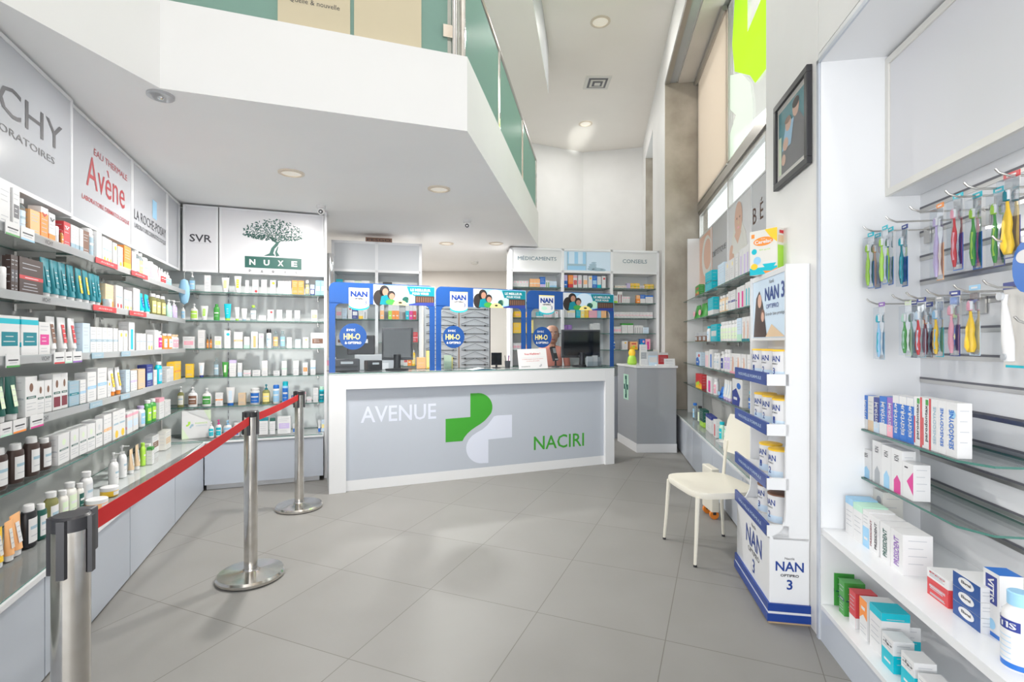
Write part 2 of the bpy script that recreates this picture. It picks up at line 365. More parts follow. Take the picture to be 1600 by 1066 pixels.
for X, Y, l in ((1.143, 6.5, 'round recessed light in the high ceiling before the air vent'), (1.396, 9.53, 'round recessed light in the high ceiling beyond the air vent'),
                (.9, 3.4, 'round recessed light in the high ceiling over the chair side'), (.62, .6, 'round recessed light in the high ceiling near the shop front')):  # unseen pair, assumed to continue the row and added for more light
    downlight(X, Y, 5.55, .13, l, 24)
e = empty('ceiling_light', (-1.93, 2.76, 2.76)); MB().lathe([(.066, 0), (.066, -.012), (.062, -.016), (0, -.016)], 'tag_plastic', 28).build('glass_disc', e)
MB().lathe([(.018, -.016), (.014, -.024), (0, -.026)], 'chrome', 12).build('lamp', e)
l = bpy.data.lights.new('lamp', 'AREA'); l.shape = 'DISK'; l.size = .1; l.energy = 3; lo = bpy.data.objects.new('lamp', l); COL.objects.link(lo); lo.parent = e; lo.location = (0, 0, -.03)
tag(e, 'glass disc light in the low ceiling by the white fascia corner', 'ceiling light')
e = empty('air_vent', (1.36, 8.02, 5.55)); m = MB().box(-.2, .2, -.2, .2, -.012, 0, 'ow')
for k, r in enumerate((.15, .115, .08, .045)): m.box(-r, r, -r, r, -.014-.006*k, -.012-.006*k, 'dgy' if k % 2 == 0 else 'ow')
m.build('grille', e, smooth=False); tag(e, 'square air vent in the high ceiling', 'air vent')
def cctv(x, y, yaw, label):
    e = empty('security_camera', (x, y, 2.76)); MB().lathe([(.045, 0), (.045, -.025), (.03, -.03)], 'w', 20).build('mount', e)
    MB().lathe([(0, .038), (.02, .033), (.034, .018), (.038, 0), (.034, -.018), (.02, -.033), (0, -.038)], 'w', 18, z=-.055).build('housing', e)
    d = Vector((sin(yaw), -cos(yaw), -.35)).normalized(); p = Vector((0, 0, -.055))
    MB().tube([p+d*.02, p+d*.040], .021, 'plastic_black', 14).tube([p+d*.04, p+d*.044], .010, 'chrome', 10).build('lens', e); tag(e, label, 'security camera')
cctv(-1.9, 5.0, .25, 'white dome camera on the low ceiling beside the tree sign')
cctv(-.5, 5.6, .05, 'white dome camera on the low ceiling above the middle screen')
e = empty('smoke_detector', (-.63, 8.5, 2.76)); MB().lathe([(.06, 0), (.06, -.03), (.03, -.05), (0, -.05)], 'ow', 16).build('body', e); tag(e, 'small detector on the low ceiling over the back office', 'detector')
o = MB().box(0, .32, 0, .16, 0, .055, 'br').text('PESGO', .16, .028, .03, -.001, 'bk', w=.28).build('carton', smooth=False); CA.put(o, .45, .02, 2.651)
tag(o, 'brown carton lying on top of the cabinet behind the counter', 'carton')

# ------------------------------------------------------------------ glass shelves
def shelf(F, x0, x1, y0, y1, z, where, group, cut=None, brackets=True, strip=None):
    e = empty('glass_shelf'); F.put(e, 0, 0, z)
    pts = cut or [(x0, y0), (x1, y0), (x1, y1), (x0, y1)]
    MB().prism(pts, -.008, 0, 'shelf_glass', 'glass_edge').build('glass_plate', e, smooth=False)
    if brackets:
        for x in (x0+.06, x1-.06):
            MB().xprism([(x-.002, -.010), (x+.002, -.010), (x+.002, -.04), (x-.002, -.04)], y0+.12, y1, 'alu').tube([(x, y1-.01, -.05), (x, y1-.01, -.016)], .008, 'alu', 6).build('bracket', e, smooth=False)
    if strip: MB().box(x0, x1, y0-.004, y0-.001, -.034, .004, 'tag_plastic').build('price_rail', e, smooth=False)
    tag(e, where, 'glass shelf', group); return e
ORD = ['top', 'second', 'third', 'fourth', 'fifth', 'sixth']
LZ = [1.89, 1.615, 1.34, 1.06, .775]
for i, z in enumerate(LZ):
    shelf(LW, -4.2, -2.0, .15, .45, z, f'{ORD[i]} glass shelf under the black lettered sign', 'glass shelves on the post-side wall', strip=i < 4)
    shelf(LW, -1.975, -1.045, .16, .45, z, f'{ORD[i]} glass shelf under the red lettered sign', 'glass shelves on the post-side wall', strip=i < 4)
    shelf(LW, -1.035, .13, .18, .45, z, f'{ORD[i]} glass shelf under the sign with a blue square', 'glass shelves on the post-side wall', strip=i < 4)
    shelf(NW, -.2, 1.055, .15, .45, z, f'{ORD[i]} glass shelf under the tree sign', 'glass shelves under the tree sign', cut=[(-.13, .155), (-.02, .15), (1.055, .15), (1.055, .45), (-.44, .45), (-.44, .19), (-.22, .165)])
RZ = [1.96, 1.69, 1.41, 1.12, .845]
RS = [3.37, 4.36, 5.35, 6.34, 7.33]
NM = ['nearest the white pier', 'second from the white pier', 'second from the stone column', 'beside the stone column']
for i, z in enumerate(RZ):
    for j in range(4): shelf(RW, -RS[j+1]+.005, -RS[j]-.005, 1.17, 1.38, z, f'{ORD[i]} window-side glass shelf, {NM[j]}', 'glass shelves on the window side')

# ------------------------------------------------------------------ base cabinets and worktops
def base_cab(F, x0, x1, y0, y1, h, label, group, kick=0., doors=1):
    e = empty('base_cabinet'); F.put(e)
    MB().box(x0+.002, x1-.002, y0+.02, y1, kick, h, 'lam').build('carcass', e, smooth=False)
    for k in range(doors):
        a = x0+(x1-x0)*k/doors; b = x0+(x1-x0)*(k+1)/doors
        MB().box(a+.004, b-.004, y0, y0+.018, kick+.004, h-.01, 'grey_lam').build('door', e, smooth=False)
    if kick: MB().box(x0+.01, x1-.04, y0+.05, y1, 0, kick, 'lam').build('plinth', e, smooth=False)
    tag(e, label, 'cabinet', group)
for k, (a, b) in enumerate([(-4.9, -3.74), (-3.74, -2.81), (-2.81, -1.86), (-1.86, -.93), (-.93, 0)]):
    base_cab(LW, a, b, 0, .44, .44, ['grey base cabinet at the shop front end of the long bench', 'grey base cabinet behind the tall chrome post', 'grey base cabinet under the orange jars', 'grey base cabinet below the white pump bottles', 'grey base cabinet meeting the corner under the tree sign'][k], 'grey base cabinets along the bench', .01)
base_cab(NW, .004, 1.055, 0, .44, .45, 'wide grey base cabinet below the tree sign', 'base cabinet under the tree sign', .05)
for k in range(4):
    base_cab(RW, -RS[k+1], -RS[k], 1.03, 1.38, .435, f'grey window-side base cabinet, {NM[k]}', 'base cabinets on the window side', .01, 2)
def worktop(F, pts, z0, z1, label):
    e = empty('worktop'); F.put(e); MB().prism(pts, z0, z1, 'lam').build('board', e, smooth=False)
    c = (sum(p[0] for p in pts)/len(pts), sum(p[1] for p in pts)/len(pts))
    MB().prism([(p[0]+(.01 if p[0] < c[0] else -.01), p[1]+(.012 if p[1] < c[1] else -.005)) for p in pts], z1, z1+.006, 'top_glass', 'glass_edge').build('glass_sheet', e, smooth=False)
    tag(e, label, 'worktop')
worktop(LW, [(-4.9, -.012), (-.012, -.012), (-.012, .452), (-4.9, .452)], .44, .462, 'long white worktop under a glass sheet beside the chrome posts')
worktop(NW, [(.0, -.012), (1.055, -.012), (1.055, .455), (-.45, .455), (-.45, .0)], .45, .468, 'white worktop under a glass sheet below the tree sign')
worktop(RW, [(-7.34, 1.02), (-3.36, 1.02), (-3.36, 1.384), (-7.34, 1.384)], .435, .452, 'white worktop under a glass sheet along the window side')
# side panels
o = MB().box(1.06, 1.085, .1, .46, 0, 2.75, 'lam').build('end_panel', smooth=False); NW.put(o); tag(o, 'tall white end panel between the tree sign shelves and the counter', 'panel')
o = MB().box(-.45, 1.058, .455, .475, 0, 2.755, 'nuxe_back').build('wall_tree_sign', smooth=False); struct(NW.put(o))
o = MB().box(-5.0, .45, .456, .459, .4, 2.75, 'back_panel').build('wall_left_shelf_back', smooth=False); struct(LW.put(o))
o = MB().box(-7.14, -7.1, 1.19, 1.384, .452, 2.80, 'lam').build('end_panel', smooth=False); RW.put(o); tag(o, 'white end panel of the window-side shelves before the stone column', 'panel')
# slotted upright behind the shelves under the tree sign
o = MB().box(.126, .139, .444, .454, .5, 2.08, 'lg'); 
for k in range(26): o.box(.130, .135, .4425, .4438, .55+k*.06, .58+k*.06, 'dgy')
o = o.build('shelf_upright', smooth=False); NW.put(o); tag(o, 'slotted metal upright holding the shelves under the tree sign', 'shelf upright')

# ------------------------------------------------------------------ light-box signs
def sign(F, x0, x1, y, z0, z1, deep, label, face='sign_face', rim=.02, rimm='lam'):
    e = empty('shop_sign'); F.put(e)
    m = MB(); m.box(x0, x1, y+.012, y+deep, z0, z1, rimm)
    for a, b, c, d in [(x0, x1, z0, z0+rim), (x0, x1, z1-rim, z1), (x0, x0+rim, z0+rim, z1-rim), (x1-rim, x1, z0+rim, z1-rim)]: m.box(a, b, y-.004, y+.012, c, d, rimm)
    m.build('frame', e, smooth=False); MB().box(x0+rim, x1-rim, y, y+.011, z0+rim, z1-rim, face).build('face_panel', e, smooth=False)
    tag(e, label, 'sign'); return e
YS, zb, zt = .25, 2.09, 2.742
e = sign(LW, -4.3, -1.98, YS-.02, zb, zt, .2, 'light grey sign with large black letters above the dark shampoo bottles')
m = MB(); xr = LW.X(97, YS-.02)
xh = LW.X(37, YS-.02); zc = 2.47
m.text('VICHY', xr, zc, .135, YS-.0215, 'ink', w=.80, al='r', bold=.0)
m.text('LABORATOIRES', xr-.08, 2.335, .034, YS-.0215, 'ink', w=.62, al='r'); m.build('lettering', e)
e = sign(LW, -1.955, -1.02, YS, zb, zt, .2, 'light grey sign with red lettering above the orange box')
m = MB(); m.text('EAU THERMALE', -1.38, 2.57, .042, YS-.0015, 'avene_red', w=.54); m.text('Avène', -1.455, 2.43, .19, YS-.0015, 'avene_red', w=.60)
m.text('LABORATOIRE DERMATOLOGIQUE', -1.44, 2.255, .034, YS-.0015, 'avene_red', w=.74, bold=.01); m.build('lettering', e)
e = sign(LW, -1.015, -.165, YS, zb, zt, .2, 'light grey sign with a blue square above black lettering')
m = MB(); m.rect(-.56, -.45, 2.42, 2.57, YS-.0015, 'lb'); m.text('LA ROCHE-POSAY', -.585, 2.355, .075, YS-.0015, 'ink', w=.77); m.text('LABORATOIRE DERMATOLOGIQUE', -.585, 2.27, .042, YS-.0015, 'ink', w=.76); m.build('lettering', e)
e = sign(LW, -.16, .24, YS, zb, zt, .2, 'narrow blank sign panel in the corner beside the grey lettered sign')
e = sign(NW, -.225, .075, YS, zb, zt, .2, 'white sign with three grey letters in the corner', 'sign_white')
m = MB(); m.text('SVR', -.075, 2.42, .075, YS-.0015, 'ink', w=.19, bold=.015); m.rect(-.16, .01, 2.372, 2.374, YS-.0015, 'g'); m.build('lettering', e)
e = sign(NW, .085, 1.055, YS, zb, zt, .2, 'large white sign with a dark green tree over green letters', 'sign_white')
m = MB(); yy = YS-.0015
def np_(px, py): return NW.XZ(px, py, YS)
xa, za = np_(382.5, 400); xb, zc_ = np_(471, 418)
m.rect(xa, xb, za-.115, za, yy, 'dg'); 
for k, c_ in enumerate('NUXE'): m.text(c_, xa+(xb-xa)*(.13+.247*k), za-.058, .058, yy-.001, 'w', w=.055, bold=.035)
for k, c_ in enumerate('PARIS'): m.text(c_, xa+(xb-xa)*(.09+.205*k), za-.152, .034, yy, 'ink', bold=.01)
m.build('lettering', e)
t = MB()
t.poly([np_(*p) for p in ((412,400),(421,396),(424,388),(431,380),(425,376),(421,370),(428,375),(434,378),(442,374),(436,380),(434,384),(429,389),(427,396),(430,400))], yy, 'dg')
t.poly([np_(*p) for p in ((431,401),(430,394),(434,385),(435,386),(433,394),(437,400))], yy, 'dg')
rr = random.Random(3)
cx, cz = np_(427.5, 361)
for k in range(560):
    a = rr.uniform(0, 2*pi); q = sqrt(rr.uniform(.01, 1)); x = cx+.285*q*cos(a); z = cz-.045+(.165 if sin(a) > 0 else .055)*q*sin(a)
    th = rr.uniform(0, pi); l = .013; wd_ = .0045; c, s_ = cos(th), sin(th)
    t.poly([(x-l*c, z-l*s_), (x+wd_*s_, z-wd_*c), (x+l*c, z+l*s_), (x-wd_*s_, z+wd_*c)], yy, 'dg')
for k in range(9):
    a = .25+k*(pi-.5)/8; t.tube([(cx+.02*cos(a), yy, cz-.05), (cx+.2*cos(a), yy, cz-.04+.1*sin(a))], .0022, 'dg', 4)
t.build('tree_emblem', e, smooth=False)

# window-side sign row
RB = [3.37, 3.95, 4.76, 5.59, 6.37, 7.08]
yR, zr0, zr1 = 1.34, 2.13, 2.80
def rsign(i, label, face='sign_face'): return sign(RW, -RB[i+1]+.004, -RB[i]-.004, yR, zr0, zr1, .045, label, face, .012)
rsign(0, 'blank grey sign panel beside the white pier')
e = rsign(1, 'grey sign with two spaced dark letters next to the baby picture')
m = MB(); c = -(RB[1]+RB[2])/2; 
for k, c_ in enumerate('BÉBÉ'): m.text(c_, c-.31+.19*k, 2.50+(.02 if k % 2 else 0), .14 if k % 2 == 0 else .18, yR-.0015, 'br'); m.build('lettering', e)
e = rsign(2, 'sign panel with a picture of a baby wrapped in a towel', 'sign_white')
m = MB(); c = -(RB[2]+RB[3])/2
m.xprism([(c-.3, 2.16), (c+.34, 2.16), (c+.25, 2.42), (c+.1, 2.56), (c-.12, 2.57), (c-.24, 2.44)], yR-.002, yR-.0008, 'ow')
m.ell(c, 2.60, .135, .165, yR-.0025, 'sk', 24); m.ell(c-.02, 2.38, .15, .13, yR-.0024, 'sk'); m.ell(c-.05, 2.61, .018, .010, yR-.003, 'br'); m.ell(c+.05, 2.61, .018, .010, yR-.003, 'br'); m.ell(c, 2.565, .02, .016, yR-.003, 'tan'); m.ell(c, 2.515, .032, .010, yR-.003, 'pk')
m.poly([(c-.14, 2.46), (c-.02, 2.36), (c+.12, 2.47), (c+.2, 2.3), (c, 2.25), (c-.22, 2.3)], yR-.0031, 'ow'); m.ell(c-.25, 2.28, .09, .11, yR-.0027, 'sk'); m.build('baby_picture', e, smooth=False)
e = rsign(3, 'grey sign with one long dark word between two pink pictures')
m = MB(); m.text('DIÉTÉTIQUE', -(RB[3]+RB[4])/2, 2.44, .09, yR-.0015, 'ink', w=.62); m.build('lettering', e)
e = rsign(4, 'pink and cream picture panel beside the far end panel', 'ow')
m = MB(); c = -(RB[4]+RB[5])/2; m.rect(c-.41, c+.41, 2.15, 2.78, yR-.0012, 'sk'); m.ell(c+.1, 2.48, .29, .26, yR-.002, 'ow', 24); m.ell(c+.15, 2.50, .22, .19, yR-.0026, 'sk', 24); m.build('soft_picture', e, smooth=False)
# ------------------------------------------------------------------ counter
e = empty('counter'); CT.put(e); CL, CH = 3.09, 1.105
m = MB().box(0, .15, 0, .54, 0, CH, 'lam').box(CL-.12, CL, 0, .54, 0, CH, 'lam').box(.15, CL-.12, 0, .54, CH-.145, CH, 'lam').box(.15, CL-.12, .035, .12, 0, .10, 'lam').box(.15, CL-.12, .12, .53, .5, .52, 'lam')
m.build('frame', e, bevel=.002, smooth=False)
MB().box(.15, CL-.12, .035, .05, .10, CH-.145, 'grey_lam').build('front_panel', e, smooth=False)
MB().box(-.002, CL+.002, -.004, .544, CH, CH+.008, 'top_glass', 'glass_edge').build('glass_top', e, smooth=False)
yf = .0345
def cz(pts): return [CT.XZ(500+a/3.3333, 560+b/3.3333, .035) for a, b in pts]
def bez(p):    # smooth polygon by cutting corners on the marked curved runs
    return p
m = MB()
def cpts(cx, cy, r, a0, a1, n=12): return [(cx+r*cos(radians(a0+(a1-a0)*i/n)), cy-r*sin(radians(a0+(a1-a0)*i/n))) for i in range(n+1)]
green = [(654,316),(783,306),(783,183)]+cpts(825, 254, 73, 88, -28, 14)+[(875,306),(858,325),(836,342),(812,357),(788,374),(768,392),(752,412),(742,431),(654,438)]
white = [(1000,294),(1000,411),(877,423),(877,545)]+cpts(838, 470, 77, -80, -190, 14)+[(764,448),(774,425),(792,404),(818,386),(846,370),(872,348),(892,322),(905,303),(922,298)]
MB().poly(cz(green), yf, 'logo_green').build('green_emblem_half', e, smooth=False); MB().poly(cz(white), yf, 'logo_white').build('white_emblem_half', e, smooth=False)
a = cz([(212,290),(605,280)]); m.text('AVENUE', (a[0][0]+a[1][0])/2, (a[0][1]+a[1][1])/2, .155, yf, 'logo_white', w=a[1][0]-a[0][0], bold=.01)
m.build('white_lettering', e, smooth=False); m = MB()
a = cz([(1114,440),(1375,425)]); m.text('NACIRI', (a[0][0]+a[1][0])/2, (a[0][1]+a[1][1])/2, .15, yf, 'logo_green', w=a[1][0]-a[0][0], bold=.01)
m.build('green_lettering', e, smooth=False)
tag(e, 'long white and grey sales counter with a green and white cross', 'counter')

# protective screens
def art(m, x0, x1, z0, z1, y):
    W, H = x1-x0, z1-z0
    def X(u): return x0+W*u
    def Z(v): return z0+H*v
    m.rect(X(.43), X(1), Z(0), Z(1), y-.0004, 'lb').rect(X(.40), X(.50), Z(0), Z(1), y-.0005, 'lg').ell(X(.645), Z(.55), W*.10, H*.45, y-.0008, 'pb', 24)
    m.poly([(X(.75), Z(.50)), (X(.995), Z(.50)), (X(.995), Z(.97)), (X(.72), Z(.97))], y-.001, 'tl').rect(X(.80), X(.995), Z(.12), Z(.50), y-.001, 'dbr')
    for k in range(8): m.rect(X(.815+k*.022), X(.825+k*.022), Z(.18), Z(.44), y-.0012, 'br')
    m.poly([(X(.68), Z(0)), (X(.995), Z(0)), (X(.995), Z(.18)), (X(.82), Z(.14))], y-.0014, 'nv').ell(X(.76), Z(.34), W*.04, H*.22, y-.0014, 'lgn').ell(X(.71), Z(.28), W*.035, H*.16, y-.0014, 'dg')
    m.ell(X(.455), Z(.34), W*.055, H*.40, y-.0016, 'hair_dark').ell(X(.505), Z(.68), W*.048, H*.30, y-.0016, 'hair_dark').ell(X(.513), Z(.64), W*.028, H*.19, y-.002, 'skin')
    m.poly([(X(.46), Z(0)), (X(.60), Z(0)), (X(.58), Z(.40)), (X(.52), Z(.50)), (X(.475), Z(.42))], y-.0022, 'tl').ell(X(.570), Z(.50), W*.038, H*.22, y-.0026, 'hair_dark').ell(X(.575), Z(.43), W*.027, H*.16, y-.003, 'skin')
    m.ell(X(.565), Z(.14), W*.05, H*.14, y-.0032, 'gn').poly([(X(.58), Z(0)), (X(.74), Z(0)), (X(.70), Z(.2)), (X(.65), Z(.28)), (X(.60), Z(.18))], y-.0034, 'ly').ell(X(.655), Z(.12), W*.018, H*.05, y-.0036, 'bk')
    m.text('LE MEILLEUR', X(.855), Z(.80), H*.13, y-.0016, 'w', w=W*.2, bold=.03).text('POUR VOUS!', X(.855), Z(.62), H*.12, y-.0016, 'w', w=W*.16, bold=.03)
def rrect(x0, x1, z0, z1, r, n=6, which=(1, 1, 1, 1)):
    p = []
    for (cx, cz_, a0), on in zip(((x1-r, z1-r, 0), (x0+r, z1-r, 90), (x0+r, z0+r, 180), (x1-r, z0+r, 270)), which):
        if on: p += [(cx+r*cos(radians(a0+90*i/n)), cz_+r*sin(radians(a0+90*i/n))) for i in range(n+1)]
        else: p.append({0: (x1, z1), 90: (x0, z1), 180: (x0, z0), 270: (x1, z0)}[a0])
    return p
for k, (pa, pb, lb) in enumerate(((514, 679.5, 'clear screen with a blue printed frame beside the tree sign shelves'), (681, 821.5, 'clear screen with a blue printed frame before the eyewear rack'), (823, 959, 'clear screen with a blue printed frame before the medicaments cabinet'))):
    y = .07; xa, xb = CT.X(pa, y), CT.X(pb, y); z0, z1, zh = CH+.010, 1.965, 1.765
    e = empty('counter_screen'); CT.put(e)
    MB().xprism(rrect(xa, xb, z0, z1, .06, which=(1, 1, 0, 0)), y, y+.004, 'plexi').build('clear_sheet', e, smooth=False)
    bw = .055; m = MB(); yy = y-.0006
    # frame print: outer rounded band with rounded inner corners
    def arch(x0, x1, r): return [(x0, zh-r)]+[(x0+r-r*cos(radians(90*i/6)), zh-r+r*sin(radians(90*i/6))) for i in range(1, 7)]
    L = [(xa, z0), (xa+bw, z0)]+arch(xa+bw, 0, .05)+[(xa+bw+.06, zh), (xa+bw+.06, zh+.01), (xa, zh+.01)]
    R = [(xb, z0), (xb-bw, z0)]+[(xb-(q[0]-xa), q[1]) for q in arch(xa+bw, 0, .05)]+[(xb-bw-.06, zh), (xb-bw-.06, zh+.01), (xb, zh+.01)]
    m.poly(L, yy, 'nan_panel').poly(R[::-1], yy, 'nan_panel').poly(rrect(xa, xb, zh, z1, .06, which=(1, 1, 0, 0)), yy, 'nan_panel')
    m.build('blue_frame', e, smooth=False)
    a = MB(); art(a, xa, xb, zh, z1-.008, yy); a.build('family_picture', e, smooth=False)
    t = MB(); cx_ = xa+(.27 if k == 0 else .24); w_ = .094; q = [(cx_-w_, zh-.02)]+[(cx_-w_*cos(pi*i/10), zh-.02-.04*sin(pi*i/10)) for i in range(1, 10)]+[(cx_+w_, zh-.02), (cx_+w_, z1-.05), (cx_-w_, z1-.05)]
    t.poly(q, yy-.001, 'w').poly([(cx_-w_, zh-.005)]+[(cx_-w_*cos(pi*i/10), zh-.02-.04*sin(pi*i/10)) for i in range(0, 11)]+[(cx_+w_, zh-.005)]+[(cx_+w_*cos(pi*i/10), zh-.005-.04*sin(pi*i/10)) for i in range(1, 10)], yy-.0014, 'aq')
    t.rect(cx_-w_, cx_+w_, z1-.058, z1-.048, yy-.0014, 'ly').text('NAN', cx_, 1.86, .055, yy-.003, 'nan_blue', w=.155, bold=.05).text('OPTIPRO', cx_, 1.815, .015, yy-.003, 'ink', w=.10, bold=.04).text('3', cx_+.06, 1.782, .038, yy-.003, 'nan_blue').ell(cx_-.03, 1.775, .035, .02, yy-.0015, 'lgn')
    t.build('tin_picture', e, smooth=False)
    bx = xa+.215 if k == 0 else xa+.185; bz = 1.455; d = MB()
    d.ell(bx, bz, .125 if k == 0 else .115, .125 if k == 0 else .115, yy-.0012, 'nan_panel', 32).text('avec', bx-.02, bz+.062, .022, yy-.0018, 'w').text('HM-O', bx-.01, bz+.0, .058, yy-.002, 'ly', w=.15, bold=.02).text('& OPTIPRO', bx, bz-.06, .024, yy-.0018, 'w', w=.15, bold=.04).build('round_badge', e, smooth=False)
    MB().box(xa+.1, xa+.16, y-.03, y+.05, CH+.008, CH+.014, 'plexi').box(xb-.16, xb-.1, y-.03, y+.05, CH+.008, CH+.014, 'plexi').build('foot', e, smooth=False)
    tag(e, lb, 'protective screen', 'blue framed screens on the counter')
ztop = CH+.008
# ------------------------------------------------------------------ things on and behind the counter
def monitor(F, x, y, z, w, h, rot, label, front=False, zs=.12):
    e = empty('monitor'); F.put(e, x, y, z, rot)
    MB().box(-w/2, w/2, 0, .035, zs, zs+h, 'plastic_grey').box(-w/2+.03, w/2-.03, -.02, 0, zs+.05, zs+h-.05, 'plastic_grey').build('housing', e, bevel=.004, smooth=False)
    MB().rect(-w/2+.02, w/2-.02, zs+.03, zs+h-.02, -.0212, 'screen_dark').rect(-.03, .03, zs+.012, zs+.03, -.0012, 'lg').build('back_cover', e, smooth=False)
    MB().lathe([(.12, 0), (.12, .012), (.04, .018), (.035, .05), (.035, zs+.06)], 'plastic_black', 20, cy=-.035, sy=.8).build('stand', e)
    tag(e, label, 'monitor'); return e
monitor(CT, CT.X(621, .42), .42, ztop, .32, .34, radians(-14), 'slanted grey monitor seen through the screen near the tree sign', zs=.10)
x = CT.X(908, .42)
monitor(CT, x, .42, ztop, .50, .34, radians(-8), 'wide black monitor seen through the screen near the medicaments cabinet', zs=.10)
e = empty('card_terminal'); CT.put(e, CT.X(868, .33), .33, ztop, .3)
MB().lathe([(.05, 0), (.05, .008), (.012, .015), (.010, .08)], 'plastic_black', 14).build('stand', e)
o = MB().box(-.035, .035, -.02, .015, 0, .17, 'plastic_black').rect(-.028, .028, .09, .15, -.0205, 'g').box(-.03, .03, -.022, -.018, .01, .02, 'w').build('handset', e, bevel=.006, smooth=False); o.location = (0, 0, .07); o.rotation_euler = (-.3, 0, .15)
tag(e, 'black card terminal on a stand beside the white notice', 'card terminal')
e = empty('notice_sign'); CT.put(e, CT.X(833, .02), .003, ztop)
m = MB().box(-.17, .17, 0, .004, 0, .22, 'w').text('Vous N\'adhérez ?', 0, .165, .022, -.001, 'rd', w=.19, bold=.02).rect(-.14, .14, .125, .127, -.001, 'lg')
m.text('La pharmacie vous propose', 0, .108, .011, -.001, 'rd', w=.25).text('un service de conseils', 0, .088, .010, -.001, 'rd', w=.15).text('PHARMACIE', -.09, .03, .011, -.001, 'ink', w=.1)
m.poly([(.07, .035), (.085, .035), (.085, .05), (.1, .05), (.1, .03), (.085, .02), (.07, .02)], -.001, 'g')
o = m.build('board', e, smooth=False); o.rotation_euler = (-.18, -.03, 0); MB().box(-.02, .02, .04, .1, 0, .004, 'w').build('easel_foot', e, smooth=False)
tag(e, 'white notice board with pink writing leaning on the counter', 'notice')
e = empty('open_booklet'); CT.put(e, CT.X(757, .07)-.02, -.01+.02, ztop, .1)
MB().add([(-.13, 0, .002), (0, 0, .02), (.13, 0, .004), (-.13, .16, .002), (0, .16, .02), (.13, .16, .004)], [(0, 1, 4, 3), (1, 2, 5, 4)], 'w').box(-.12, .13, 0, .16, -.0, .002, 'lb').build('pages', e, smooth=False)
tag(e, 'open white booklet lying on the counter below the eyewear rack', 'booklet')
def card_printer(F, x, y, z, w, d, h, label, name='printer', col='plastic_grey', rot=0):
    e = empty(name); F.put(e, x, y, z, rot)
    MB().box(-w/2, w/2, -d/2, d/2, 0, h, col).build('housing', e, bevel=.008, smooth=False)
    MB().box(-w/2+.02, w/2-.02, -d/2-.004, -d/2+.01, h*.3, h*.45, 'plastic_black').box(-w*.2, w*.25, -d/2-.006, -d/2, h*.6, h*.8, 'lg').build('paper_slot', e, smooth=False)
    tag(e, label, 'printer' if name == 'printer' else name.replace('_', ' '))
card_printer(CT, CT.X(583, .44), .44, ztop, .15, .14, .10, 'small black receipt printer beside the slanted monitor', 'receipt_printer', 'plastic_black', .2)
card_printer(CT, CT.X(540, .42), .42, ztop, .26, .2, .12, 'dark box-shaped till behind the first blue frame', 'cash_till', 'plastic_grey')
e = empty('leaflet_holder'); CT.put(e, CT.X(700, .3), .3, ztop)
MB().box(-.06, .06, 0, .003, 0, .17, 'plexi').box(-.06, .06, -.04, -.037, 0, .09, 'plexi').box(-.06, .06, -.04, 0, 0, .003, 'plexi').build('clear_pocket', e, smooth=False)
MB().box(-.05, .03, -.03, -.015, .003, .15, 'pg').box(.0, .05, -.014, -.004, .003, .13, 'ly').build('leaflets', e, smooth=False); tag(e, 'clear leaflet holder beside the blue frame before the eyewear rack', 'leaflet holder')
e = empty('pen_pot'); CT.put(e, CT.X(793, .3), .3, ztop)
MB().lathe([(.028, 0), (.032, .08), (.029, .08), (.026, .004), (0, .004)], 'plastic_grey', 16).build('cup', e)
for i, (a, b, c) in enumerate(((.01, .008, 'bl'), (-.012, .01, 'bk'), (.004, -.014, 'rd'))): MB().tube([(a*.6, b*.6, .006), (a*2, b*2, .14)], .004, c, 6).build('pen', e)
tag(e, 'dark pot of pens beside the white notice', 'pen pot')
e = empty('desk_screen'); CT.put(e, CT.X(776, .4), .4, ztop, -.1)
MB().box(-.06, .06, 0, .015, .03, .17, 'screen_dark').build('display', e, smooth=False); MB().tube([(0, .01, 0), (0, .01, .05)], .012, 'plastic_black').lathe([(.05, 0), (.05, .006)], 'plastic_black').build('stand', e); tag(e, 'small square dark display between the eyewear rack and pens', 'display screen')
e = empty('card_rack'); CT.put(e, CT.X(925, .28), .28, ztop, .1)
MB().box(-.11, .11, -.0, .005, 0, .16, 'plexi').box(-.11, .11, -.06, -.056, 0, .06, 'plexi').box(-.11, .11, -.06, 0, 0, .003, 'plexi').build('clear_pocket', e, smooth=False)
MB().box(-.1, -.02, -.05, -.02, .003, .12, 'lg').box(-.015, .05, -.045, -.02, .003, .13, 'w').box(.055, .1, -.05, -.02, .003, .11, 'g').build('cards', e, smooth=False); tag(e, 'clear rack of cards at the foot of the wide black monitor', 'card rack')
# back desk behind the till with clutter
e = empty('back_desk'); CA.put(e); MB().box(-.05, 1.3, -.62, -.05, .74, .78, 'desk_grey').box(-.03, .0, -.6, -.07, 0, .74, 'desk_grey').box(1.25, 1.28, -.6, -.07, 0, .74, 'desk_grey').build('body', e, smooth=False)
tag(e, 'grey work desk behind the counter below the rear shelves', 'desk')
card_printer(CA, .60, -.35, .78, .5, .36, .48, 'large grey office printer on the desk behind the counter', 'office_printer', 'g')
card_printer(CA, .42, -.35, 1.26, .3, .3, .22, 'black printer stacked on the grey office printer', 'printer', 'plastic_black')
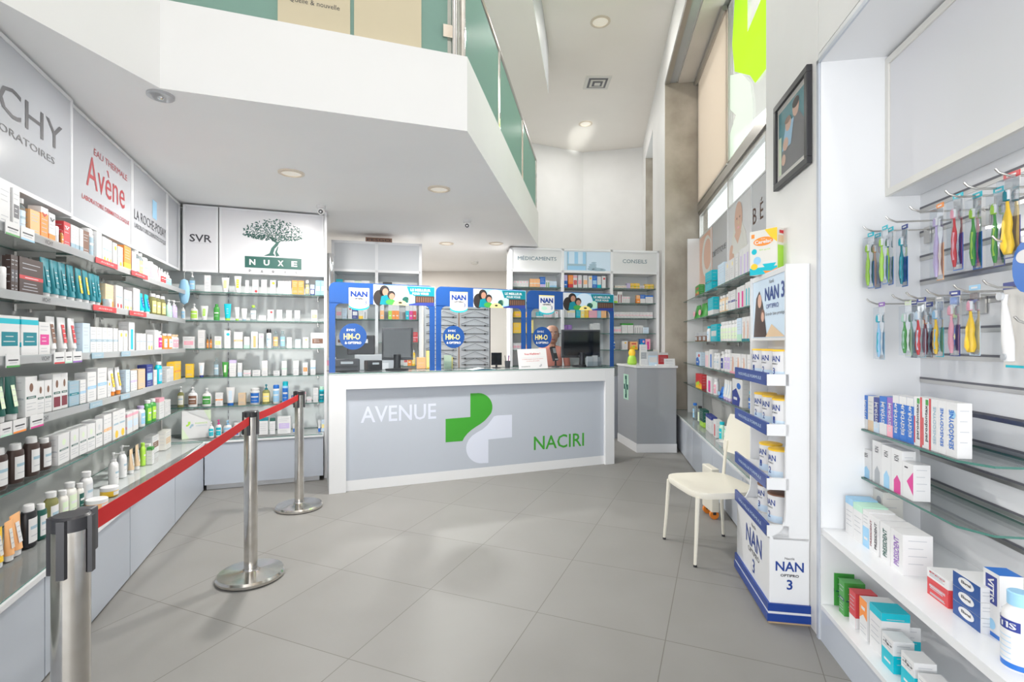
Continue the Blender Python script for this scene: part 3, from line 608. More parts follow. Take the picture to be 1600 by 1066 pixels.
# eyewear rack
e = empty('eyewear_rack'); f2 = Fr(-1.24, 6.62, .970, .243); f2.put(e)
xA, xM, xB = f2.X(662, 0), f2.X(717, 0), f2.X(766, 0)
MB().box(xA, xB, .01, .05, .0, 1.97, 'g').build('frame', e, smooth=False)
MB().box(xA+.01, xM-.006, 0, .012, .75, 1.94, 'lg').build('board', e, smooth=False); MB().box(xM+.006, xB-.01, 0, .012, .75, 1.94, 'lg').build('board', e, smooth=False)
MB().box(xB-.008, xB, -.01, .05, .7, 1.97, 'bk').box(xM-.004, xM+.004, -.01, .0, .7, 1.97, 'am').build('edge_strip', e, smooth=False)
zz = [1.845, 1.735, 1.625, 1.515, 1.405, 1.295, 1.185, 1.10]
for z in zz:
    for a, b in ((xA+.03, xM-.03), (xM+.03, xB-.03)):
        m = MB().tube([(a, -.02, z), (b, -.02, z)], .004, 'bk', 6)
        for q in (a+.05, b-.05): m.tube([(q, .0, z), (q, -.045, z)], .010, 'bk', 8)
        c = (a+b)/2; m.tube([(a, -.015, z+.02), (c, -.03, z+.085), (b, -.015, z+.02)], .003, 'dgy', 5); m.build('rod', e)
tag(e, 'grey eyewear rack with rows of dark rods behind the counter', 'eyewear rack')

# ------------------------------------------------------------------ rear cabinets
def cabinet(F, xs, depth, z1, zh, name, label, shelves, signs=True, hdr='header_face'):
    e = empty(name); F.put(e); m = MB()
    for x in xs: m.box(x-.018, x+.018, 0, depth, 0, z1, 'lam')
    m.box(xs[0]-.018, xs[-1]+.018, .0, depth, z1-.03, z1, 'lam').box(xs[0], xs[-1], -.0, .02, zh-.03, zh, 'lam').box(xs[0], xs[-1], depth-.012, depth, 0, z1-.03, 'nuxe_back').box(xs[0], xs[-1], .02, depth-.012, zh-.03, zh-.01, 'lam')
    m.build('carcass', e, smooth=False)
    for a, b in zip(xs[:-1], xs[1:]): MB().box(a+.018, b-.018, .008, .02, zh, z1-.03, hdr).build('header_panel', e, smooth=False)
    for i, col in enumerate(shelves):
        for z in col: MB().box(xs[i]+.019, xs[i+1]-.019, .03, depth-.013, z-.008, z, 'shelf_glass', 'glass_edge').build('shelf', e, smooth=False)
    MB().box(xs[0], xs[-1], .01, depth-.012, 0, .9, 'grey_lam').build('drawer_front', e, smooth=False)
    tag(e, label, 'cabinet'); return e
mx = [MC.X(p, 0) for p in (799, 879.5, 956, 1028)]
MZ = [2.19, 1.975, 1.755, 1.53, 1.29, 1.06]
cabm = cabinet(MC, mx, .36, 2.745, 2.43, 'display_cabinet', 'tall white cabinet with three headed bays beyond the counter', [MZ, MZ, MZ])
m = MB(); m.text('MÉDICAMENTS', (mx[0]+mx[1])/2, 2.60, .065, .006, 'sign_ink', w=.56); m.text('CONSEILS', (mx[2]+mx[3])/2, 2.585, .055, .006, 'sign_ink', w=.37); m.build('lettering', cabm, smooth=False)
m = MB(); a, b = mx[1]+.02, mx[2]-.02; W = b-a
m.rect(a, b, 2.435, 2.71, .0072, 'pb'); m.rect(a+W*.06, a+W*.48, 2.44, 2.70, .0066, 'lb'); m.rect(a+W*.10, a+W*.22, 2.5, 2.70, .006, 'pb'); m.rect(a+W*.30, a+W*.40, 2.5, 2.70, .006, 'pb'); m.rect(a+W*.06, a+W*.48, 2.50, 2.53, .0058, 'sl'); m.rect(a+W*.06, a+W*.075, 2.44, 2.70, .0056, 'sl'); m.rect(a+W*.465, a+W*.48, 2.44, 2.70, .0056, 'sl')
for u, z, r in ((.60, 2.46, .05), (.61, 2.49, .045), (.62, 2.52, .04), (.64, 2.55, .028), (.72, 2.455, .06), (.80, 2.448, .05)): m.ell(a+W*u, z, r*1.4, r*.42, .0056-.0001*z, 'sl')
m.build('glass_and_pebbles_picture', cabm, smooth=False)
ax = [CA.X(p, 0) for p in (520, 588.5, 657)]
cabinet(CA, ax, .34, 2.65, 2.30, 'display_cabinet', 'white cabinet with a plain grey header behind the till', [[1.98, 1.69, 1.36, 1.1], [1.98, 1.69, 1.40, 1.1]], hdr='lg')
e = empty('ventilation_drum'); CA.put(e, CA.X(514.5, -.35), -.35, 0); MB().lathe([(0, 1.99), (.045, 1.99), (.05, 2.02), (.05, 2.38), (.045, 2.42), (0, 2.42)], 'chrome', 20).build('drum', e); MB().tube([(0, 0, .78), (0, 0, 1.99)], .012, 'chrome').build('pole', e)
tag(e, 'polished metal drum on a pole behind the tall white end panel', 'metal drum')
e = empty('service_desk'); f3 = Fr(1.575, 6.37, 1, 0.0)
pts = [(1.58, 6.37), (2.09, 6.37), (2.09, 7.05), (1.50, 7.15)]
MB().prism(pts, 0, .11, 'lam').prism([(1.575, 6.36), (2.10, 6.36), (2.10, 7.05), (1.49, 7.15)], 1.075, 1.10, 'lam').build('frame', e, smooth=False)
MB().prism([(1.585, 6.375), (2.085, 6.375), (2.085, 7.05), (1.505, 7.15)], .11, 1.075, 'desk_grey').build('body', e, smooth=False)
q = Fr(1.505, 7.15, .08, -.775); m = MB()
g0 = .36; gz = .80
m.rect(g0-.1, g0+.1, gz-.17, gz+.17, 0, 'lgn'); a, b = .035, .1
m.poly([(g0-a, gz-b*1.5), (g0+a, gz-b*1.5), (g0+a, gz-a), (g0+.085, gz-a), (g0+.085, gz+a), (g0+a, gz+a), (g0+a, gz+b*1.5), (g0-a, gz+b*1.5), (g0-a, gz+a), (g0-.085, gz+a), (g0-.085, gz-a), (g0-a, gz-a)], -.001, 'dg')
m.tube([(g0, -.0015, gz-.1), (g0+.015, -.0015, gz-.03), (g0-.015, -.0015, gz+.03), (g0, -.0015, gz+.1)], .005, 'lgn', 5)
o = m.build('cross_sticker', e, smooth=False); o.location = q.w(0, -.001, 0); o.rotation_euler = (0, 0, q.a)
tag(e, 'grey service desk with white top and green cross sticker', 'desk')

# ------------------------------------------------------------------ toothbrush niche
e = empty('display_niche'); RW.put(e); s0, s1 = .2, 2.6
MB().box(-s1, -s1+.03, 1.03, 1.495, 0, 2.765, 'lam').build('end_panel', e, smooth=False)
MB().box(-s1+.03, -s0, 1.03, 1.495, 2.715, 2.765, 'lam').build('top_panel', e, smooth=False)
MB().box(-s1, -s0, 1.022, 1.03, 2.715, 2.735, 'grey_lam').box(-s1, -s1+.022, 1.022, 1.03, 0, 2.735, 'grey_lam').build('edge_trim', e, smooth=False)
m = MB().box(-s1+.03, -s0, 1.445, 1.495, .15, 2.72, 'lam'); 
for k in range(14):
    z = .68+.11*k
    if z < 2.05: m.box(-s1+.032, -s0, 1.4425, 1.4452, z-.012, z+.012, 'alu').box(-s1+.032, -s0, 1.4415, 1.4425, z+.004, z+.013, 'dgy')
m.build('slatted_back', e, smooth=False)
c = MB().box(-s1+.031, -s0, 1.32, 1.44, 2.07, 2.70, 'lam')
for a, b, p, q_ in ((-s1+.031, -s0, 2.07, 2.10), (-s1+.031, -s0, 2.67, 2.70), (-s1+.031, -s1+.055, 2.1, 2.67)): c.box(a, b, 1.30, 1.32, p, q_, 'ow')
c.build('header_box', e, smooth=False); MB().box(-s1+.056, -s0, 1.308, 1.32, 2.101, 2.669, 'sign_white').build('header_panel', e, smooth=False)
MB().box(-s1+.031, -s0, 1.03, 1.444, .50, .53, 'lam').build('shelf', e, smooth=False)
MB().box(-s1+.031, -s0, 1.028, 1.444, .152, .172, 'lam').build('shelf', e, smooth=False)
MB().box(-s1+.031, -s0, 1.03, 1.44, 0, .152, 'grey_lam').build('base', e, smooth=False)
tag(e, 'tall white display niche with slatted back behind the toothbrushes', 'display niche')
for z, l in ((1.0, 'upper'), (.777, 'lower')):
    xA = -2.568; xB = -1.91
    shelf(RW, xA, xB, 1.20, 1.44, z, f'{l} cut-corner glass shelf in the toothbrush niche', 'glass shelves in the toothbrush niche', cut=[(xA, 1.20), (xB-.03, 1.20), (xB+.05, 1.26), (xB+.05, 1.44), (xA, 1.44)], brackets=False)

# ------------------------------------------------------------------ framed picture
e = empty('picture_frame'); RW.put(e); sa, sb = RW.X(1216, 1.03), RW.X(1270, 1.03)
zA, zB = 2.275, 2.76; t = .035; m = MB()
for a, b, c, d in ((sa, sb, zA, zA+t), (sa, sb, zB-t, zB), (sa, sa+t, zA+t, zB-t), (sb-t, sb, zA+t, zB-t)): m.box(a, b, 1.002, 1.028, c, d, 'plastic_black')
m.build('frame', e, bevel=.003, smooth=False)
m = MB(); a, b, c, d = sa+t, sb-t, zA+t, zB-t; m.rect(a, b, c, d, 1.016, 'st'); a += .02; b -= .02; c += .03; d -= .03
m.rect(a, b, c, d, 1.0155, 'tl'); W, H = b-a, d-c
m.poly([(a, c), (b, c), (b, c+.5*H), (a+.8*W, c+.72*H), (a+.6*W, c+.74*H), (a+.45*W, c+.5*H), (a+.2*W, c+.45*H)], 1.015, 'dgy'); m.ell(a+.68*W, c+.83*H, .045, .05, 1.0145, 'sk'); m.ell(a+.68*W, c+.89*H, .046, .026, 1.014, 'hair_dark')
m.poly([(a+.15*W, c+.35*H), (a+.5*W, c+.35*H), (a+.62*W, c+.7*H), (a+.3*W, c+.72*H)], 1.0138, 'lb'); m.ell(a+.40*W, c+.70*H, .042, .04, 1.0135, 'sk'); m.ell(a+.38*W, c+.76*H, .042, .018, 1.013, 'br'); m.ell(a+.3*W, c+.42*H, .04, .035, 1.013, 'sk'); m.ell(a+.22*W, c+.2*H, .03, .03, 1.013, 'sk'); m.rect(a, a+.12*W, c, c+.6*H, 1.0142, 'pg')
m.build('photograph', e, smooth=False); MB().box(sa+t, sb-t, 1.0075, 1.009, zA+t, zB-t, 'picture_glass').build('glass', e, smooth=False)
tag(e, 'black framed photograph of two people hanging on the white pier', 'picture frame')

# ------------------------------------------------------------------ milk tin display stand
DL = .60; ND = Fr(1.287+.1695*DL, 2.511+.9855*DL, -.1695, -.9855)
e = empty('milk_display'); ND.put(e)
MB().box(0, DL, 0, .185, .09, .43, 'lam').build('lower_box', e, bevel=.004, smooth=False)
MB().box(-.012, DL+.012, -.014, .19, .012, .05, 'nan_blue').box(-.008, DL+.008, -.008, .188, .05, .062, 'w').box(-.010, DL+.010, -.01, .189, .062, .10, 'nan_blue').box(-.004, DL+.004, -.005, .186, 0, .012, 'cardboard').build('blue_plinth', e, smooth=False)
side = [(.085, .43), (.085, 1.79), (.215, 1.79), (.215, .43)]
sp = [(.012, .43), (.02, .415), (.185, .415), (.185, 1.79), (.076, 1.79), (.076, .56), (.072, .50), (.05, .455)]
for x in (0, DL-.018):
    m = MB(); m.add([(x, y, z) for y, z in sp]+[(x+.018, y, z) for y, z in sp], [tuple(range(8)), tuple(range(8, 16))[::-1]]+[(k, 8+k, 8+(k+1) % 8, (k+1) % 8) for k in range(8)], 'lam').build('side_panel', e, smooth=False)
MB().box(.018, DL-.018, .172, .185, .43, 1.79, 'lam').build('back_panel', e, smooth=False)
MB().box(0.018, DL-.018,   .085, .185, 1.76, 1.789, 'lam').build('header_top', e, smooth=False); MB().box(.018, DL-.018, .085, .172, 1.41, 1.425, 'lam').build('header_board', e, smooth=False)
m = MB().box(.019, DL-.019, .09, .095, 1.426, 1.76, 'pb'); W = DL-.04
m.poly([(.03, 1.43), (.27, 1.43), (.24, 1.52), (.20, 1.62), (.14, 1.70), (.08, 1.66), (.04, 1.5)], .0885, 'dbr'); m.ell(.145, 1.64, .035, .04, .0882, 'sk'); m.ell(.2, 1.555, .035, .035, .0881, 'br'); m.ell(.2, 1.545, .025, .028, .088, 'sk'); m.poly([(.25, 1.43), (.55, 1.43), (.35, 1.5)], .088, 'tan')
m.text('NAN', .35, 1.67, .075, .088, 'nan_blue', w=.22, bold=.02).text('3', .52, 1.675, .085, .088, 'nan_blue', bold=.02).text('OPTIPRO', .36, 1.60, .025, .088, 'nan_blue', w=.2).text('Grandir bien protégé', .40, 1.555, .022, .088, 'ink', w=.30).text('Nestlé', .35, 1.735, .02, .088, 'ink')
m.build('header_picture', e, smooth=False)
TZ = [.44, .675, .945, 1.195]
for i, z in enumerate(TZ):
    t_ = MB().box(.02, DL-.02, .0, .172, z, z+.012, 'lam').box(.0, DL-.002, -.012, 0, z-.012, z+.052, 'nan_blue').box(DL-.02, DL+.0, -.012, .09, z-.012, z+.045, 'lam')
    t_.text('NOUVELLE FORMULE', DL/2, z+.02, .016, -.0128, 'pb', w=.42); t_.build('tray', e, smooth=False)
m = MB(); m.text('NAN', .34, .31, .10, -.0012, 'nan_blue', w=.28, bold=.015).text('OPTIPRO', .34, .235, .028, -.0012, 'ink', w=.2).text('3', .34, .165, .075, -.0012, 'nan_blue', bold=.015).text('Nestlé', .34, .385, .02, -.0012, 'ink')
X_ = DL+.0012
m.text('NAN', .093, .285, .048, 0, 'nan_blue', w=.13, bold=.02, side=(X_, 1)).text('OPTIPRO', .093, .24, .014, 0, 'ink', w=.085, bold=.03, side=(X_, 1)).text('3', .093, .195, .05, 0, 'nan_blue', bold=.02, side=(X_, 1)).text('Nestlé', .093, .325, .012, 0, 'ink', side=(X_, 1))
m.build('lettering', e, smooth=False)
tag(e, 'white cardboard display stand with blue plinth and tin trays', 'display stand')


# ------------------------------------------------------------------ chair
e = empty('chair', (1.135, 3.10, 0), .12)     # x runs from front legs to backrest, y away from the counter line
ch = MB(); n = 28
def se(x, y, rx, ry, p=4.5): return [(x+rx*abs(cos(a))**(2/p)*(1 if cos(a) >= 0 else -1), y+ry*abs(sin(a))**(2/p)*(1 if sin(a) >= 0 else -1)) for a in [2*pi*i/n for i in range(n)]]
def seatring(rx, ry, z): return [(x, y, z) for x, y in se(.225, .245, rx, ry)]
rings = [seatring(.222, .25, .425), seatring(.227, .255, .445), seatring(.223, .251, .463), seatring(.20, .225, .464), seatring(.14, .16, .458), seatring(.06, .06, .455)]
vs = [v for r in rings for v in r]; fs = [(j*n+i, j*n+(i+1) % n, (j+1)*n+(i+1) % n, (j+1)*n+i) for j in range(len(rings)-1) for i in range(n)]+[tuple(range(5*n, 6*n)), tuple(range(n))[::-1]]
ch.add(vs, fs, 'chair_white').build('seat', e)
for x, y, dx, dy, tp in ((.03, .035, -.02, -.005, .43), (.03, .455, -.025, .02, .43), (.42, .035, .03, -.01, .43), (.42, .455, .03, .02, .43)):
    MB().tube([(x+dx, y+dy, .012), (x+dx*.5, y+dy*.5, .2), (x, y, tp)], [.010, .012, .014], 'chair_white', 10).build('leg', e); MB().lathe([(.0115, 0), (.0115, .014)], 'plastic_black', 10, cx=x+dx, cy=y+dy).build('foot', e)
for y in (.06, .44): MB().tube([(.43, y, .44), (.437, y, .52), (.447, y, .62), (.455, y, .70)], .011, 'chair_white', 8).build('back_post', e)
bk_ = MB(); vs = []; nn = 12
for j in range(7):
    z = .62+.27*j/6
    for i in range(nn+1):
        u = -1+2*i/nn; hw = .235*(1-.16*(j/6))-(.02 if j in (0, 6) else 0); y = .25+u*hw; x = .465+.03*(j/6)-.02*u*u
        vs.append((x, y, z))
k = len(vs); vs += [(x+.014, y, z) for x, y, z in vs]
fs = []
for j in range(6):
    for i in range(nn): a = j*(nn+1)+i; fs += [(a, a+nn+1, a+nn+2, a+1), (k+a, k+a+1, k+a+nn+2, k+a+nn+1)]
bd = [i for i in range(nn+1)]+[j*(nn+1)+nn for j in range(1, 7)]+[6*(nn+1)+i for i in range(nn-1, -1, -1)]+[j*(nn+1) for j in range(5, 0, -1)]
for i in range(len(bd)): a, b = bd[i], bd[(i+1) % len(bd)]; fs.append((a, b, k+b, k+a))
bk_.add(vs, fs, 'chair_white').build('backrest', e)
tag(e, 'white moulded chair with metal legs beside the milk tin stand', 'chair')
# small trolley with caster behind the chair
e = empty('trolley', (1.60, 4.05, 0)); MB().box(-.03, .03, -.1, .1, .06, .40, 'chair_white').build('body', e, bevel=.006, smooth=False)
for y in (-.07, .07):
    MB().tube([(.0, y-.012, .035), (.0, y+.012, .035)], .035, 'flame', 16).build('caster', e); MB().box(-.012, .012, y-.016, y+.016, .035, .07, 'plastic_black').build('caster_fork', e, smooth=False)
tag(e, 'small white trolley on orange casters behind the chair', 'trolley')

# ------------------------------------------------------------------ belt barriers
ps = [(-1.053, 1.2, 'chrome barrier post nearest the camera, cut off at the frame bottom'), (-1.56, 3.0, 'chrome barrier post in the middle of the red belt line'), (-1.80, 4.25, 'chrome barrier post beside the sales counter, at the belt end')]
ps[0] = (-1.053, 1.2, 'chrome barrier post at the shop front end of the belt')
def belt_dir(a, b): return math.atan2(b[1]-a[1], b[0]-a[0])
for i, (x, y, l) in enumerate(ps):
    a = belt_dir(ps[i], ps[i+1]) if i < 2 else belt_dir(ps[1], ps[2])
    e = empty('barrier_post', (x, y, 0), a)
    MB().lathe([(.178, 0), (.178, .006)], 'plastic_black', 40).lathe([(.185, .006), (.187, .022), (.178, .034), (.06, .042), (.042, .048), (.04, .056)], 'steel', 48).build('base', e)
    MB().lathe([(.037, .05), (.037, .955)], 'steel', 40).build('pole', e)
    h = MB().lathe([(.0385, .955), (.0385, .985), (.034, .99), (0, .99)], 'plastic_black', 32)
    for k in range(4):
        t = k*pi/2; c, s_ = cos(t), sin(t)
        pts = [(.037, -.010), (.0455, -.008), (.0455, .008), (.037, .010)]
        P = [(p*c-q*s_, p*s_+q*c) for p, q in pts]; h.prism(P, .85, .985, 'plastic_black')
    h.build('head', e)
    if i < 2: MB().box(.046, .082, -.02, .02, .875, .985, 'plastic_grey').build('belt_clip', e, bevel=.004, smooth=False)
    tag(e, l, 'barrier post', 'barrier posts joined by the red belt')
for i in range(2):
    a, b = Vector(ps[i][:2]), Vector(ps[i+1][:2]); d = (b-a); L = d.length; d.normalize(); vs = []; N_ = 16
    for k in range(N_+1):
        u = k/N_; s_ = .07+(L-.07-.046)*u; z = .937-.006*sin(pi*u)
        for dz, off in ((-.024, -.0012), (.024, -.0012), (.024, .0012), (-.024, .0012)): vs.append((s_, off, z+dz))
    fs = [(k*4+j, k*4+(j+1) % 4, (k+1)*4+(j+1) % 4, (k+1)*4+j) for k in range(N_) for j in range(4)]+[(3, 2, 1, 0), (N_*4, N_*4+1, N_*4+2, N_*4+3)]
    o = MB().add(vs, fs, 'belt').build('barrier_belt', loc=(a.x, a.y, 0), rz=math.atan2(d.y, d.x))
    tag(o, 'wide red belt stretched between the front and middle posts' if i == 0 else 'short red belt between the middle post and the counter post', 'barrier belt')

# ------------------------------------------------------------------ person behind the counter
def person(X, Y, rz):
    e = empty('person', (X, Y, 0), rz)
    J = {'pel': (0, 0, .86, .13, .10), 'w': (0, 0, 1.0, .125, .095), 'ch': (0, 0, 1.18, .155, .10), 'sh': (0, .0, 1.30, .12, .085), 'nk': (0, -.005, 1.36, .055, .055),
         'hp1': (-.08, 0, .80, .085, .08), 'kn1': (-.09, -.01, .44, .055, .055), 'an1': (-.09, .0, .08, .04, .04), 'tt1': (-.09, -.14, .03, .04, .03),
         'hp2': (.08, 0, .80, .085, .08), 'kn2': (.09, -.01, .44, .055, .055), 'an2': (.09, .0, .08, .04, .04), 'tt2': (.09, -.14, .03, .04, .03),
         's1': (-.17, 0, 1.29, .05, .05), 'e1': (-.21, .0, 1.02, .04, .04), 'h1': (-.13, -.20, .93, .026, .026),
         's2': (.17, 0, 1.29, .05, .05), 'e2': (.21, .0, 1.02, .04, .04), 'h2': (.13, -.20, .93, .026, .026)}
    E = [('pel','w'),('w','ch'),('ch','sh'),('sh','nk'),('pel','hp1'),('hp1','kn1'),('kn1','an1'),('an1','tt1'),('pel','hp2'),('hp2','kn2'),('kn2','an2'),('an2','tt2'),('sh','s1'),('s1','e1'),('e1','h1'),('sh','s2'),('s2','e2'),('e2','h2')]
    def skin(name, J, E, m, par, root):
        ks = list(J); me = bpy.data.meshes.new(name); me.from_pydata([J[k][:3] for k in ks], [(ks.index(a), ks.index(b)) for a, b in E], [])
        me.materials.append(M(m)); o = bpy.data.objects.new(name, me); COL.objects.link(o); o.parent = par
        sk = o.modifiers.new('skin', 'SKIN'); sk.use_smooth_shade = True
        for i, k in enumerate(ks): me.skin_vertices[0].data[i].radius = J[k][3:5]; me.skin_vertices[0].data[i].use_root = (k == root)
        ss = o.modifiers.new('sub', 'SUBSURF'); ss.levels = 1; ss.render_levels = 2; return o
    skin('body', J, E, 'shirt', e, 'pel')
    hd = MB(); prof = [(.012, 1.385), (.045, 1.392), (.062, 1.41), (.073, 1.45), (.079, 1.50), (.078, 1.545), (.066, 1.585), (.04, 1.608), (0, 1.615)]
    hd.lathe(prof, 'skin', 24, cy=-.02, sy=1.18).lathe([(.05, 1.33), (.046, 1.42)], 'skin', 16, cy=0)
    hd.lathe([(0, -.014), (.010, -.010), (.013, 0), (.009, .018), (.004, .034)], 'skin', 10, cx=0, cy=-.115, z=1.478)
    for s_ in (-1, 1): hd.lathe([(0, -.03), (.012, -.02), (.014, .01), (.010, .028), (0, .03)], 'skin', 8, cx=.08*s_, cy=-.01, z=1.49)
    hd.build('head', e)
    f_ = MB()
    for s_ in (-1, 1): f_.ell(.03*s_, 1.51, .013, .006, -.113, 'ow').ell(.03*s_, 1.51, .008, .0062, -.1145, 'dbr').rect(.03*s_-.017, .03*s_+.017, 1.526, 1.534, -.1145, 'dbr')
    f_.ell(0, 1.435, .026, .007, -.108, 'dr'); f_.build('face_features', e, smooth=False)
    MB().lathe([(.080, 1.475), (.083, 1.50), (.083, 1.54), (.074, 1.58)], 'g', 18, cy=-.015, sy=1.16, a0=radians(-15), a1=radians(195)).build('hair', e)
    for s_ in (-1, 1):
        HJ = {'p': (.13*s_, -.20, .925, .022, .014), 'q': (.12*s_, -.25, .885, .032, .014)}; EE = [('p', 'q')]
        for k in range(4):
            a = 'f%d' % k; b = 'g%d' % k; c = 'i%d' % k; ox = (.115+(.024-.016*k))*s_; ln = (.03, .036, .034, .026)[k]
            HJ[a] = (ox, -.262, .868, .008, .008); HJ[b] = (ox, -.268, .868-ln, .0075, .0075); HJ[c] = (ox, -.258, .868-ln*1.7, .006, .006); EE += [('q', a), (a, b), (b, c)]
        HJ['t'] = ((.12-.035)*s_, -.235, .893, .009, .009); HJ['u'] = ((.12-.05)*s_, -.25, .862, .007, .007); EE += [('p', 't'), ('t', 'u')]
        skin('hand', HJ, EE, 'skin', e, 'p')
    tag(e, 'person in a reddish top standing behind the counter screen', 'person')
mat('shirt', (.55, .22, .17), .8)
person(.505, 6.36, .06)
# ------------------------------------------------------------------ products
def lines(m, x0, x1, z0, z1, y, n, seed=0, c='line', th=.0016):
    r = random.Random(seed)
    for k in range(n):
        z = z1-(z1-z0)*(k+.5)/n; w = (x1-x0)*r.uniform(.55, 1); a = x0+(x1-x0-w)*r.random()*.5; m.rect(a, a+w, z-th, z+th, y, c)
def front(m, w, d, h, st, c2, c3, txt):
    y = -d/2-.0004; x = w/2; e_ = y-.0004; q = w*.8/2
    if st == 'p' and txt and txt[2]: pass
    elif st == 'p': lines(m, -q, q, h*.55, h*.9, y, 3); lines(m, -q, q, h*.12, h*.3, y, 2, 5)
    elif st == 'band': m.rect(-x, x, h*.42, h*.52, y, c2); m.rect(-q*.7, q*.7, h*.455, h*.475, e_, 'w'); lines(m, -q, q, h*.65, h*.9, y, 2); lines(m, -q, q, h*.1, h*.35, y, 3, 3)
    elif st == 'kl': m.rect(-q, q, h*.44, h*.50, y, 'dg'); m.rect(-q*.7, q*.7, h*.462, h*.478, e_, 'w'); m.ell(0, h*.72, w*.16, h*.11, y, c2); lines(m, -q, q, h*.12, h*.36, y, 3, 2); (m.rect(-q, q, h*.08, h*.36, e_, c3) if c3 else 0)
    elif st == 'top': m.rect(-x, x, h*.82, h, y, c2); lines(m, -q, q, h*.2, h*.7, y, 4)
    elif st == 'low': m.rect(-x, x, 0, h*.30, y, c2); lines(m, -q, q, h*.45, h*.9, y, 4)
    elif st == 'half': m.rect(-x, x, 0, h*.55, y, c2); lines(m, -q, q, h*.62, h*.9, y, 3); m.rect(-q*.7, q*.7, h*.2, h*.27, e_, 'w')
    elif st == 'blk': m.rect(-q, q, h*.30, h*.62, y, c2); lines(m, -q*.7, q*.7, h*.36, h*.58, e_, 2, 4, 'w'); lines(m, -q, q, h*.7, h*.92, y, 2); lines(m, -q, q, h*.06, h*.24, y, 2, 3)
    elif st == 'dot': m.ell(w*.1, h*.78, min(w*.28, h*.1), min(w*.28, h*.1), y, c2, 14); lines(m, -q, q, h*.15, h*.62, y, 5, 3)
    elif st == 'ldot': m.ell(w*.1, h*.16, w*.25, w*.25, y, c2, 14); m.rect(-q, q, h*.5, h*.56, y, 'sl'); lines(m, -q, q, h*.65, h*.9, y, 2, 3)
    elif st == 'para': m.rect(x*.55, x, 0, h, y, 'rd').rect(-x, -x*.7, h*.05, h*.6, y, 'rd').rect(-q*.3, q*.5, h*.86, h*.97, y, 'gn')
    elif st == 'two': m.rect(-x, x, h*.80, h*.93, y, c2); m.rect(-q, q, h*.25, h*.6, y, c3 or c2); lines(m, -q*.8, q*.8, h*.3, h*.55, e_, 2, 1, 'w')
    elif st == 'vert': m.rect(-q*.45, q*.55, h*.05, h*.75, y, c2)
    elif st == 'fig': m.poly([(-w*.18, 0), (w*.10, 0), (w*.22, h*.5), (w*.12, h*.8), (-w*.05, h*.85), (-w*.1, h*.5)], y, 'sk'); m.rect(-x, x, 0, h*.1, e_, c2); lines(m, -q, q*.2, h*.55, h*.85, e_, 2)
    elif st == 'dia': m.poly([(-w*.1, h*.48), (x, h*.15), (x, h*.80)], y, c2); lines(m, -q, q*.3, h*.8, h*.93, y, 1, 1, 'ink', .003)
    elif st == 'house': m.poly([(-q*.6, 0), (q*.9, 0), (q*.9, h*.28), (q*.15, h*.42), (-q*.6, h*.28)], y, c2); m.text('KIN', 0, h*.80, w*.42, y, 'ink', w=h*.14, rot=pi/2, bold=.02)
    elif st == 'fruit':
        m.rect(-x, x, h*.0, h*.34, y, c2)
        for k, c in enumerate((c3 or 'yl', 'lm', 'orr')): m.ell(-w*.25+w*.25*k, h*(.3+.08*(k % 2)), w*.14, h*.13, e_-.0002*k, c, 12)
        m.rect(-q*.8, q*.8, h*.66, h*.8, y, 'rd')
    elif st == 'wave': m.poly([(-x, h*.45), (0, h*.6), (x, h*.5), (x, h), (-x, h)], y, c2); m.rect(-q*.6, q*.6, h*.72, h*.80, e_, 'w'); lines(m, -q, q, h*.1, h*.35, y, 3, 2)
    elif st == 'splash': m.poly([(-x, 0), (-x, h*.5), (-w*.1, h*.65), (x*.6, h*.3), (x*.4, 0)], y, c2); m.ell(w*.15, h*.75, w*.2, h*.12, y, c3 or 'mg'); m.rect(-q*.9, 0, h*.2, h*.3, e_, 'w')
    if txt:
        s_, tc, vert = txt
        if vert: m.text(s_, 0, h*.5, w*.42, e_-.0004, tc, w=h*.72, rot=pi/2, bold=.02)
        else: m.text(s_, 0, h*.78, min(h*.12, w*.3), e_-.0004, tc, w=w*.76, bold=.02)
_cache = {}
